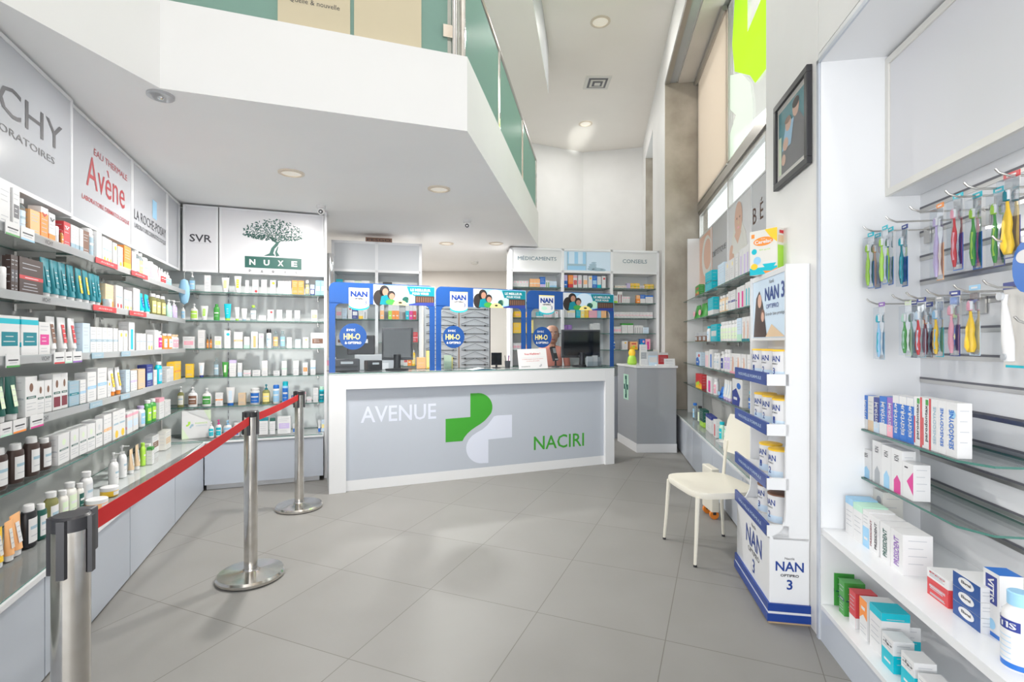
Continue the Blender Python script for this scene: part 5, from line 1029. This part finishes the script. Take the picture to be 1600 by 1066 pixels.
e = empty('bowl'); RW.put(e, RW.X(1133, 1.12), 1.13, .458); MB().lathe([(.04, 0), (.045, .006), (.085, .05), (.088, .055), (.082, .055), (.04, .012), (0, .01)], 'w', 24).build('bowl_body', e); MB().lathe([(0, .03), (.05, .028), (.06, .05), (.03, .06), (0, .062)], 'ow', 14).build('contents', e)
tag(e, 'round white bowl on the window-side worktop beside mint bottles', 'bowl')

# rear cabinets: small boxes and bottles
def back(F, xs, col, z, spec, where, anchor, group, dy=.06):
    x = xs[col]+.03
    for it in spec:
        n, kind, w, h, base, st, c2, c3 = it[:8]; gap = it[8] if len(it) > 8 else .0
        x += gap
        for k in range(n):
            if x+w > xs[col+1]-.022: return
            prod(F, x+w/2, dy+min(.1, w)*.5, z, kind, w*.95, min(.1, w*.8), h, base, st, c2, c3, None, where, anchor, group); x += w
A4 = 'the slab edge'
def MCr(c, i, spec): back(MC, mx, c, MZ[i], spec, ['on %s medicaments shelf', 'on %s pebble-picture shelf', 'on %s conseils shelf'][c] % ORD[i], 'the till side', f'products in the rear cabinet, {ORD[i]} shelf')
MCr(0,0,[(5,'sbox',.045,.09,'w','dot','pk',None),(3,'sbox',.05,.12,'lo','band','w',None,.02),(1,'sbox',.08,.15,'bl','low','lpr',None),(2,'sbox',.03,.10,'w','vert','gn',None),(3,'sbox',.035,.09,'pb','low','lb',None),(1,'sbox',.08,.11,'aq','low','bl',None,.01)])
MCr(0,2,[(1,'bag',.14,.09,'yl','p','lo',None),(1,'bag',.12,.08,'lo','p','yl',None),(2,'sbox',.05,.08,'aq','low','w',None,.08),(4,'sbox',.03,.11,'w','vert','pk',None,.01),(2,'sbox',.05,.09,'w','dot','rd',None,.04),(2,'sbox',.04,.10,'w','blk','g',None,.01)])
MCr(0,3,[(2,'sbox',.12,.15,'yl','p','lo',None,.0),(1,'sbox',.06,.185,'ly','p','g',None)])
MCr(0,4,[(3,'sbox',.05,.10,'w','blk','pk',None),(2,'sbox',.06,.08,'lo','p','w',None)])
MCr(1,0,[(1,'sbox',.055,.185,'lpr','half','bl',None),(1,'sbox',.075,.185,'orr','low','rd',None,.01),(1,'sbox',.06,.185,'w','two','pk','rd'),(1,'sbox',.06,.185,'w','blk','pk',None,.01),(1,'sbox',.065,.185,'w','blk','lo',None,.02),(1,'sbox',.06,.18,'w','dot','yl',None,.01),(1,'sbox',.075,.185,'bl','blk','lb',None,.0),(1,'sbox',.06,.17,'w','low','aq',None),(1,'sbox',.06,.18,'w','dot','rd',None,.01),(1,'sbox',.06,.185,'yl','blk','orr',None)])
MCr(1,2,[(1,'sbox',.05,.185,'w','dot','yl',None),(1,'sbox',.12,.185,'w','band','ly',None),(1,'sbox',.07,.14,'aq','top','w',None,.01),(1,'sbox',.06,.18,'w','half','ly',None),(1,'sbox',.06,.185,'yl','top','w',None),(1,'sbox',.13,.18,'pk','top','mg',None),(1,'sbox',.06,.185,'lb','top','bl',None),(1,'sbox',.08,.185,'lo','top','w',None)])
MCr(1,3,[(2,'sbox',.06,.12,'pr','p','w',None),(4,'sbox',.06,.06,'w','band','pk',None),(1,'sbox',.05,.14,'w','vert','lg',None,.03),(2,'sbox',.05,.15,'w','p','lg',None)])
MCr(1,4,[(6,'sbox',.04,.1,'w','blk','lpr',None)])
MCr(2,0,[(3,'sbox',.06,.05,'ow','band','lo',None,.04),(1,'sbox',.06,.08,'lpr','p','w',None),(2,'sbox',.07,.08,'yl','band','gn',None),(1,'sbox',.08,.05,'w','band','rd',None),(2,'sbox',.07,.07,'yl','band','gn',None)])
MCr(2,1,[(2,'sbox',.04,.11,'w','low','lm',None),(2,'sbox',.035,.17,'w','vert','dr',None),(3,'sbox',.04,.1,'w','dot','pk',None),(1,'sbox',.06,.12,'lo','half','orr',None,.10),(1,'sbox',.08,.13,'bl','half','w',None),(1,'sbox',.12,.12,'w','top','bl',None),(1,'sbox',.06,.12,'ow','p','lo',None)])
MCr(2,2,[(12,'sbox',.052,.09,'w','band','pk',None)])
MCr(2,3,[(3,'sbox',.045,.1,'w','blk','pk',None),(2,'sbox',.09,.15,'w','top','gn',None,.01),(4,'sbox',.035,.12,'w','vert','g',None,.01),(1,'sbox',.09,.09,'pb','p','bl',None)])
MCr(2,4,[(1,'bottle',.05,.14,'w','p','bl','bl'),(1,'sbox',.09,.13,'w','dot','yl',None,.1),(1,'sbox',.12,.12,'lo','fruit','yl',None,.03),(1,'sbox',.08,.16,'bl','splash','aq','pk',.04),(1,'sbox',.08,.16,'pk','vert','mg',None)])
def CAr(c, i, z, spec): back(CA, ax, c, z, spec, ['on %s shelf behind till', 'on %s shelf behind monitor'][c] % ORD[i], 'the drum', f'products in the cabinet behind the till, {ORD[i]} shelf')
CAr(0,0,1.98,[(1,'sbox',.08,.2,'aq','blk','bk',None),(2,'sbox',.06,.19,'w','dot','pk',None,.02),(2,'sbox',.04,.18,'pg','vert','dg',None),(2,'sbox',.05,.19,'w','vert','aq',None)])
CAr(1,0,1.98,[(1,'sbox',.12,.18,'w','top','bk',None,.04),(2,'sbox',.07,.17,'w','p','lg',None,.03),(1,'sbox',.09,.22,'ly','blk','yl',None,.08)])
CAr(0,1,1.69,[(1,'sbox',.07,.14,'w','blk','pk',None),(1,'sbox',.06,.13,'pb','p','lg',None),(1,'sbox',.05,.16,'w','dot','rd',None,.01),(1,'sbox',.07,.15,'nv','blk','w',None),(1,'sbox',.05,.13,'ow','low','yl',None,.01),(1,'sbox',.05,.12,'w','vert','g',None),(1,'sbox',.1,.12,'pb','p','sl',None,.01)])
CAr(1,1,1.69,[(1,'sbox',.05,.2,'w','half','lo',None,.01),(1,'sbox',.045,.2,'w','half','lm',None,.05),(2,'sbox',.045,.2,'w','half','orr',None),(1,'sbox',.045,.2,'w','half','aq',None,.08),(1,'sbox',.045,.2,'w','half','mg',None),(1,'sbox',.045,.2,'w','half','rd',None),(1,'sbox',.045,.15,'w','half','bl',None)])
CAr(0,2,1.36,[(1,'sbox',.2,.12,'w','blk','br',None),(1,'sbox',.08,.14,'pg','p','w',None)])
CAr(1,2,1.40,[(1,'sbox',.12,.12,'dg','band','w',None,.12),(2,'sbox',.1,.13,'rd','band','pk',None,.04)])
CAr(1,3,1.10,[(1,'sbox',.05,.15,'w','blk','rd',None,.30),(1,'sbox',.05,.2,'lo','half','orr',None),(1,'bottle',.05,.2,'yl','p','ly','w',.0)])

# things on the service desk
gd = 'things on the service desk'
SD = Fr(1.56, 6.42, 1, .0)
e = empty('teddy_pot', (1.62, 6.78, 1.10)); MB().lathe([(.05, 0), (.065, .02), (.055, .09), (.035, .13)], 'lm', 16).build('body', e); MB().lathe([(0, .10), (.04, .12), (.05, .16), (.035, .2), (0, .21)], 'yl', 14).build('lid', e); tag(e, 'lime and yellow rounded pot on the service desk', 'pot')
for x, y, w, h, base, st, c2, l in ((1.74,6.66,.09,.27,'w','blk','g','tall white box with grey picture on the service desk'),(1.85,6.62,.13,.18,'lg','p','lg','light grey card box in the middle of the service desk'),(1.93,6.75,.06,.2,'ow','vert','tan','narrow cream box behind the cards on the service desk'),(2.02,6.72,.12,.16,'rd','top','w','red and white box on the service desk before the shelves')):
    o = bpy.data.objects.new('product_box', kind_mesh('box', w, .05, h, base, st, c2, None, None)[0][1]); COL.objects.link(o); o.location = (x, y, 1.10); tag(o, l, 'box', gd)
o = MB().box(-.07, .07, 0, .003, 0, .09, 'w').text('PROMO', 0, .06, .018, -.001, 'g', w=.09).rect(-.05, .05, .02, .024, -.001, 'lg').rect(-.04, .04, .032, .036, -.001, 'lg').build('price_card', loc=(2.03, 6.47, 1.10), smooth=False); o.rotation_euler = (-.1, 0, 0); tag(o, 'small white price card at the front of the service desk', 'card', gd)
o = MB().box(-.06, .06, 0, .003, 0, .13, 'pb').rect(-.05, .05, .04, .11, -.001, 'w').build('price_card', loc=(1.83, 6.5, 1.10), smooth=False); o.rotation_euler = (-.15, 0, .1); tag(o, 'pale blue edged card leaning on the service desk', 'card', gd)
o = MB().box(-.08, .08, -.05, .05, 0, .015, 'w').build('leaflet_stack', loc=(1.93, 6.48, 1.10), smooth=False); tag(o, 'low stack of white leaflets on the service desk', 'leaflets', gd)

# milk tins on the stand
for i, lst in enumerate((((.27,'st','3'),(.44,'st','2')), ((.30,'w','1'),(.45,'w','2')), ((.21,'yl','2'),(.35,'yl','2'),(.51,'yl','1')), ((.17,'yl','1'),(.34,'yl','2'),(.51,'yl','3')))):
    for x, lid, num in lst:
        nm = {0: ('tin with grey lid, ', ' on the lowest tray of the milk stand')}.get(i, (f'milk tin numbered {num}, ', f' on the {["lowest", "second lowest", "upper middle", "highest"][i]} tray of the milk stand'))
        parts = kind_mesh('tin', .115, .115, .155, 'w', 'p', {'st': 'br', 'w': 'yl', 'yl': 'yl'}[lid], num, None)
        o = empty('milk_tin'); 
        for pn, me in parts: p = bpy.data.objects.new(pn, me); COL.objects.link(p); p.parent = o
        ND.put(o, x, .10 if i else .10, TZ[i]+.0125, .25)
        pos = [t_[0] for t_ in lst]; j = pos.index(x)
        tag(o, f'white {"grey-brown lidded" if i == 0 else "yellow-lidded"} milk tin, {"chair end" if j == 0 else ("side panel end" if j == len(lst)-1 else "middle")} of the {["lowest", "second lowest", "second highest", "highest"][i]} tray', 'tin', 'milk tins on the display stand')
# cereal box on top
e = empty('cereal_box', (1.475, 2.90, 1.79), atan2(-.85, .525)+0)
w, d, h = .165, .085, .255
m = MB().box(-w/2, w/2, -d/2, d/2, 0, h, 'ow'); y = -d/2-.0005
m.rect(-w/2, w/2, 0, h*.16, y, 'aq').poly([(w*.05, h), (w/2, h), (w/2, h*.68), (w*.25, h*.82)], y, 'yl').ell(-.0, h*.74, w*.36, h*.10, y-.0004, 'orr').text('Cerelac', 0, h*.735, h*.085, y-.001, 'w', w=w*.62, bold=.03).text('Nestlé', 0, h*.80, h*.025, y-.001, 'w')
m.rect(-w*.44, -w*.32, h*.84, h*.93, y, 'orr').ell(-w*.33, h*.53, w*.1, w*.1, y, 'aq').text('Blé goût', .01, h*.55, h*.04, y, 'lm', w=w*.4).ell(-w*.22, h*.32, w*.14, h*.09, y, 'lb').ell(-w*.33, h*.19, w*.13, h*.07, y-.0004, 'yl').ell(w*.22, h*.24, w*.27, h*.05, y, 'w').poly([(-w*.03, h*.23), (w*.47, h*.23), (w*.36, h*.14), (w*.08, h*.14)], y-.0004, 'aq').poly([(w*.3, h*.06), (w*.5, h*.12), (w*.5, h*.04), (w*.1, 0), (0, .02)], y-.0006, 'orr')
m.rside(w/2+.0005, -d/2+.004, d/2-.004, h*.1, h*.62, 'lm').rside(w/2+.0005, -d/2+.008, d/2-.01, h*.68, h*.84, 'tan').rside(w/2+.0005, -d/2+.02, d/2-.02, h*.88, h*.95, 'rd')
m.build('carton', e, smooth=False); tag(e, 'cream and orange cereal box standing on top of the milk tin stand', 'box')

gb_ = 'papers and packs on the work desk'
for x, y, z, w, d, h, c, st, c2, l in ((.24,-.57,.78,.20,.05,.34,'w','blk','pg','white leaflet stand with a green picture behind the till'),(.10,-.50,.78,.10,.05,.45,'ow','two','pk','tall cream pack at the drum end of the work desk'),(.97,-.42,.78,.18,.06,.30,'st','p','lg','grey envelope upright between the printers and monitor'),
   (1.1,-.40,.78,.10,.06,.44,'lo','half','orr','orange and white pack at the rack end of the work desk'),(1.2,-.42,.78,.08,.05,.52,'ly','blk','yl','yellow tall pack beside the eyewear rack')):
    o = bpy.data.objects.new('desk_pack', kind_mesh('box', w, d, h, c, st, c2, None, None)[0][1]); COL.objects.link(o); CA.put(o, x, y, z, .05); tag(o, l, 'pack', gb_)
# ------------------------------------------------------------------ niche goods
A5 = 'the end panel'
def nb(px, D, z, w, d, h, base, st, c2, c3=None, txt=None, look='', where='', grp='', y2=None):
    """box whose camera-far front corner stands at photo column px on the plane D"""
    x = RW.X(px, D)+w/2
    return prod(RW, x, D+d/2, z, 'box', w, d, h, base, st, c2, c3, txt, where, A5, grp, look)
W1, G1 = 'on upper niche glass shelf', 'toothpaste boxes on the upper niche shelf'
def seq(pxs, D, z, d, items, where, grp):
    for (a, b), it in zip(zip(pxs[:-1], pxs[1:]), items):
        h, base, st, c2, c3, txt, look = it; xa, xb = RW.X(a, D), RW.X(b, D)
        prod(RW, (xa+xb)/2, D+d/2, z, 'box', (xb-xa)*.96, d, h, base, st, c2, c3, txt, where, A5, grp, look)
EL = ('ELGYDIUM', 'w', True)
seq([1347,1356,1365,1374,1386,1395,1405,1417,1428,1441,1455,1466,1478,1496], 1.215, 1.0, .045, [
 (.155,'bl','low','w',None,EL,'blue toothpaste box with white foot'),(.155,'ow','low','tan','br',None,'cream box with brown animal picture'),(.155,'nv','low','pb',None,EL,'navy box with pale blue foot'),(.165,'bl','low','w',None,EL,'blue box beside the purple one'),(.165,'pr','low','pk',None,EL,'purple and pink box'),
 (.18,'bl','top','w',None,EL,'blue and white upright toothpaste box'),(.18,'bl','top','w',None,EL,'blue and white upright toothpaste box'),(.18,'bl','top','w',None,EL,'blue and white upright toothpaste box'),
 (.19,'w','para','rd',None,('parodontax','ink',True),'white and red toothpaste box'),(.19,'w','para','rd',None,('parodontax','ink',True),'white and red toothpaste box'),
 (.19,'w','p','lg',None,('SENSODYNE','sl',True),'grey lettered white box'),(.19,'w','p','lg',None,('SENSODYNE','bl',True),'blue lettered white box'),(.19,'w','dot','lb',None,('SENSODYNE','bl',True),'blue lettered white box')], W1, G1)
for px in (1440.5, 1454.5): pass
W2, G2 = 'on lower niche glass shelf', 'boxes on the lower niche glass shelf'
seq([1345,1361], 1.215, .777, .05, [(.13,'w','house','lb',None,None,'small white box with blue house')], W2, G2)
seq([1363,1377,1392,1410], 1.215, .777, .05, [(.185,'w','house','g',None,None,'tall white box with grey house'),(.18,'w','house','lb',None,None,'tall white box with blue house'),(.18,'w','house','mg',None,None,'tall white box with magenta house')], W2, G2)
prod(RW, RW.X(1408, 1.215)+.045, 1.215+.03, .777, 'box', .07, .06, .142, 'w', 'dia', 'mg', None, None, W2, A5, G2, 'white box with magenta diamond')
W3, G3 = 'on the niche middle shelf', 'boxes on the white middle shelf'
seq([1321,1333,1348,1358], 1.12, .53, .1, [(.165,'w','top','lb',None,None,'white box with sky blue top'),(.16,'w','top','lgn',None,None,'white box with mint top'),(.155,'w','half','lb',None,None,'white box with sky blue half')], W3, G3)
PR = lambda c: ('PRESIDENT', c, True)
seq([1358,1364,1373], 1.12, .53, .1, [(.15,'w','p','lg',None,PR('dr'),'white box lettered in red'),(.15,'w','p','lg',None,PR('ink'),'white box lettered in black')], W3, G3)
seq([1375,1391,1411], 1.12, .53, .1, [(.15,'w','p','lg',None,PR('dg'),'white box lettered in green'),(.15,'w','p','lg',None,PR('pr'),'white box lettered in purple')], W3, G3)
seq([1350,1364,1380], 1.25, .53, .08, [(.2,'w','p','lg',None,None,'tall plain box at the rear of the row'),(.2,'ow','dot','g',None,None,'tall cream box at the rear of the row')], W3, G3)
for k in range(2): prod(RW, RW.X(1462, 1.12), 1.12+.05, .53+.046*k, 'box', .105, .09, .045, 'w' if k else 'rd', 'low' if k else 'p', 'rd', None, ('Pro', 'rd', False) if k else ('Paracetamol', 'w', False), W3, A5, G3, ['flat red box under a white one', 'flat white and red box on a red one'][k])
for k in range(3):
    e = prod(RW, RW.X(1507, 1.12), 1.12+.06, .53+.046*k, 'box', .118, .11, .045, 'w', 'p', 'lg', None, None, W3, A5, G3, ['lowest', 'middle', 'topmost'][k]+' blue and white box in the stack of three')
me = MB().box(-.059, .059, -.055, .055, 0, .045, 'w'); me.rect(-.059, .059, 0, .045, -.0555, 'nan_panel').ell(0, .026, .034, .016, -.056, 'w', 20).text('Elugel', 0, .026, .012, -.0565, 'ink', w=.04, bold=.03)
me.rside(.0595, -.05, .05, .02, .022, 'line').rside(.0595, -.05, .05, .03, .032, 'line').rside(-.0595, -.05, .05, .02, .024, 'line')
me = me.mesh('elu', False)
for o, *_ in REC[-3:]: o.data = me
e = prod(RW, RW.X(1549, 1.15), 1.15+.03, .53, 'box', .062, .06, .19, 'w', 'top', 'bl', None, None, W3, A5, G3, 'tall white and blue mouthwash box', cat='box')
m = MB().box(-.031, .031, -.03, .03, 0, .19, 'w').rect(-.022, .022, .095, .178, -.0305, 'nv').text('VITIS', 0, .137, .024, -.0312, 'w', w=.07, rot=-pi/2, bold=.03).rect(-.031, .031, 0, .012, -.0305, 'bl').ell(0, .035, .016, .016, -.0305, 'lb').add([(-.031, -.03, .1902), (.031, -.03, .1902), (.031, .03, .1902), (-.031, .03, .1902)], [(0, 1, 2, 3)], 'bl')
m.rside(.0315, -.026, .022, .1, .103, 'line').rside(.0315, -.026, .022, .08, .083, 'line').rside(.0315, -.026, .022, .06, .063, 'line'); e.data = m.mesh('vitisbox', False)
e = empty('mouthwash_bottle'); RW.put(e, RW.X(1592, 1.11), 1.11, .53, 0); e.scale = (1, 1, .9); r = .036
MB().lathe([(r*.96, 0), (r, .006), (r, .14), (r*.9, .165), (r*.55, .185), (r*.55, .19)], 'w', 32).lathe([(r*1.004, .004), (r*1.004, .02)], 'bl', 32).build('bottle_body', e)
MB().lathe([(.024, .186), (.024, .222), (.021, .225), (0, .225)], 'lb', 24).build('cap', e)
q = MB().lathe([(r*1.01, .115), (r*1.01, .145)], 'nv', 14, a0=radians(190), a1=radians(330))
vs, fs, x0, x1, y0_, y1 = text_mesh('VITIS', .03)
q.add([(r*1.02*cos(radians(260)+((a-(x0+x1)/2)*.072/(x1-x0))/r), r*1.02*sin(radians(260)+((a-(x0+x1)/2)*.072/(x1-x0))/r), .121+(b-y0_)*.018/(y1-y0_)) for a, b in vs], fs, 'w')
for k in range(5): q.lathe([(r*1.008, .03+.016*k), (r*1.008, .032+.016*k)], 'lb', 12, a0=radians(200+4*k), a1=radians(300))
q.build('label', e); tag(e, 'large white mouthwash bottle with blue cap on the niche shelf', 'bottle')
W4, G4 = 'on the niche bottom shelf', 'boxes on the bottom niche shelf'
def bx(px, D, w, d, h, base, st, c2, look, c3=None, txt=None, z=.172): prod(RW, RW.X(px, D)+w/2, D+d/2, z, 'box', w, d, h, base, st, c2, c3, txt, W4, A5, G4, look)
bx(1296,1.085,.05,.085,.15,'gn','band','dg','green box at the front against the panel'); bx(1296,1.175,.05,.085,.155,'gn','band','dg','green box behind the other green ones')
bx(1311,1.085,.05,.085,.15,'gn','band','dg','green box touching the red one')
bx(1327,1.085,.055,.085,.15,'rd','low','w','red and white box'); bx(1343,1.085,.06,.11,.16,'w','wave','orr','white box with green and orange top')
bx(1359,1.085,.085,.10,.175,'w','top','aq','white box with turquoise top')
for px, D, l in ((1378,1.075,'turquoise box with arabic writing at the shelf front'),(1390,1.16,'turquoise box with arabic writing behind the front one'),(1408,1.075,'turquoise box with arabic writing, third from the panel')): bx(px,D,.075,.07,.12,'w','half','aq',l,None,('ءاود','ink',False))
bx(1434,1.075,.06,.07,.10,'w','low','aq','white box with turquoise foot, nearest the shop front')

# peg hooks and brushes
def hook(s, z, label, L=.26):
    e = empty('peg_hook'); RW.put(e, -s, 0, z)
    MB().tube([(0, 1.44, -.012), (0, 1.43, 0), (0, 1.44-L+.04, 0), (0, 1.44-L+.01, .012), (0, 1.44-L, .024)], .0036, 'alu', 8).build('peg', e)
    MB().box(-.02, .02, 1.434, 1.441, -.06, .012, 'alu').build('bracket', e, smooth=False); e['category'] = 'hook'; e['group'] = 'peg hooks on the slatted back'
    REC.append((e, 'metal peg hook', 'in the toothbrush niche, '+('upper row' if z > 1.8 else 'lower row'), A5, len(REC)))
def hs(px): return (796.5*1.18/(px-935)+.2)/.9855
for px in (1349,1384,1421,1477,1506,1555): hook(hs(px), 1.90, '')
for px in (1354,1394,1416,1447,1490,1536): hook(hs(px), 1.57, '')
e = None
def brush(px, D, ztop, h, c1, c2, hdr, back, look, kid=False, w=.045):
    e = empty('toothbrush_pack'); x = RW.X(px, D); RW.put(e, x, D, ztop, rj.uniform(-.12, .12))
    bk_ = MB().box(-w/2, w/2, .002, .003, -h, -h*.52, back).box(-w/2, w/2, .002, .003, -.045, -.018, 'w').rect(-w*.4, w*.4, -h+.004, -h+.02, .0015, 'w')
    bk_.box(-w/2, w/2, .0005, .003, -.018, 0, hdr).rect(-w*.3, w*.3, -.012, -.006, .0002, 'w').ell(w*.12, -.052, w*.2, w*.2, .0018, 'g')
    bk_.build('card', e, smooth=False)
    MB().box(-w*.46, w*.46, -.022, .0015, -h+.002, -.022, 'blister').build('blister', e, smooth=False)
    zt_ = -.055; hd = MB().tube([(0, -.010, zt_), (0, -.010, zt_-.028)], [.0062, .0062], 'w', 8).lathe([(.0001, 0), (.008, .003), (.009, .015), (.008, .028), (.004, .036)], c1, 10, cx=-.004, cy=-.011, z=zt_-.034); hd.build('brush_head', e)
    R = [.0035, .004, .0075, .0085, .007, .009, .0075, .004] if not kid else [.004, .005, .010, .013, .012, .015, .017, .010]
    P = [(.002*sin(k*1.1), -.011, zt_-.034-(h-.10)*k/7) for k in range(8)]
    MB().tube(P, R, c2, 10).build('handle', e); MB().tube([(q[0]+.003, q[1]-R[k+2]*.55, q[2]) for k, q in enumerate(P[2:7])], .0035, c1, 6).build('grip', e)
    e['category'] = 'toothbrush'; e['group'] = 'toothbrushes hanging in the niche'
    REC.append((e, look, 'hanging in the niche', A5, len(REC)))
for a in ((1360,1.21,1.895,.25,'lm','lm','aq','bl','yellow-green toothbrush pack, outermost of four'),(1371,1.25,1.895,.25,'lo','sk','aq','bl','orange toothbrush pack, second of four'),(1382,1.21,1.90,.25,'lm','lm','aq','bl','green toothbrush pack, third of four'),(1391,1.25,1.90,.25,'tl','lm','aq','bl','teal toothbrush pack, innermost of four'),
  (1413,1.27,1.895,.26,'aq','tl','nv','bl','single teal toothbrush pack with navy header'),(1468,1.27,1.925,.29,'lpr','lpr','orr','lo','lilac toothbrush pack with orange header'),(1496,1.25,1.925,.27,'pk','rd','aq','bl','pink and red toothbrush pack'),(1526,1.27,1.91,.26,'lm','gn','aq','bl','green toothbrush pack beside the pink one'),(1560,1.27,1.90,.255,'lm','gn','aq','nv','green toothbrush pack beside the yellow one')): brush(*a)
brush(1580,1.23,1.915,.26,'tl','yl','rd','nv','yellow giraffe-shaped child brush with red header',True,.055)
for a in ((1377,1.22,1.575,.25,'aq','lb','pr','sl','blue toothbrush pack in the lower row'),(1418,1.24,1.57,.225,'lgn','gn','pg','pg','plain green toothbrush pack in the lower row'),(1428,1.30,1.575,.24,'lgn','lgn','nv','g','mint toothbrush pack in the lower row'),(1439,1.24,1.575,.235,'pb','rd','nv','sl','red and blue toothbrush pack with navy header'),
  (1451,1.30,1.56,.22,'lo','dr','nv','br','dark slim toothbrush pack seen edge on'),(1467,1.26,1.575,.23,'lb','yl','g','aq','yellow and blue toothbrush pack'),(1491,1.26,1.585,.235,'pk','pk','nv','nv','pink toothbrush pack with navy card')): brush(*a)
brush(1522,1.26,1.595,.24,'pk','yl','lb','pb','yellow duck-shaped child brush in the lower row',True,.05)
e = empty('power_brush_pack'); RW.put(e, RW.X(1585, 1.28), 1.28, 1.59)
MB().box(-.045, .045, .002, .004, -.27, -.012, 'st').box(-.045, .045, .0, .004, -.022, 0, 'nv').rect(-.035, .035, -.27, -.262, .0005, 'aq').box(-.045, -.028, -.001, .002, -.17, -.09, 'nv').build('card', e, smooth=False)
MB().tube([(-.01, -.02, -.04), (-.01, -.02, -.07), (-.004, -.02, -.12), (.004, -.02, -.19), (.01, -.02, -.25)], [.010, .007, .012, .016, .013], 'w', 14).tube([(-.01, -.028, -.045), (-.01, -.036, -.045)], .013, 'lg', 14).tube([(.008, -.034, -.235), (.008, -.038, -.235)], .010, 'g', 12).build('handle', e)
e['category'] = 'toothbrush'; e['group'] = 'toothbrushes hanging in the niche'; REC.append((e, 'large white electric toothbrush pack', 'hanging in the niche', A5, 0))
e = empty('round_blister'); RW.put(e, RW.X(1601, 1.22), 1.22, 1.62); MB().xprism([(.045*cos(2*pi*i/20), .075*sin(2*pi*i/20)) for i in range(20)], 0, .004, 'bl').ell(0, .03, .03, .02, -.001, 'w').build('card', e, smooth=False); MB().tube([(0, -.002, .07), (0, -.002, .085)], .004, 'w', 6).build('tab', e)
tag(e, 'oval blue card pack hanging past the electric toothbrush', 'card pack')
hook(hs(1550), 1.70, ''); REC[-1] = (REC[-1][0], 'single peg hook between the rows', 'in the toothbrush niche', A5, 0)
hook(hs(1585), 1.45, ''); REC[-1] = (REC[-1][0], 'lowest peg hook', 'in the toothbrush niche', A5, 0)

# ------------------------------------------------------------------ labels that single each thing out
from collections import defaultdict
NTH = ['first', 'second', 'third', 'fourth', 'fifth', 'sixth', 'seventh', 'eighth', 'ninth', 'tenth', 'eleventh', 'twelfth']
gr = defaultdict(list)
for r in REC: gr[(r[1], r[2])].append(r)
for (look, where), rs in gr.items():
    for i, r in enumerate(rs):
        if len(rs) == 1: r[0]['label'] = f'{look} {where}'.strip()
        else: r[0]['label'] = f'{look} {where}, {NTH[i]} from {r[3]}'
for r in REC:
    if len(r[0]['label'].split()) > 16: print('LONG', r[0]['label'])
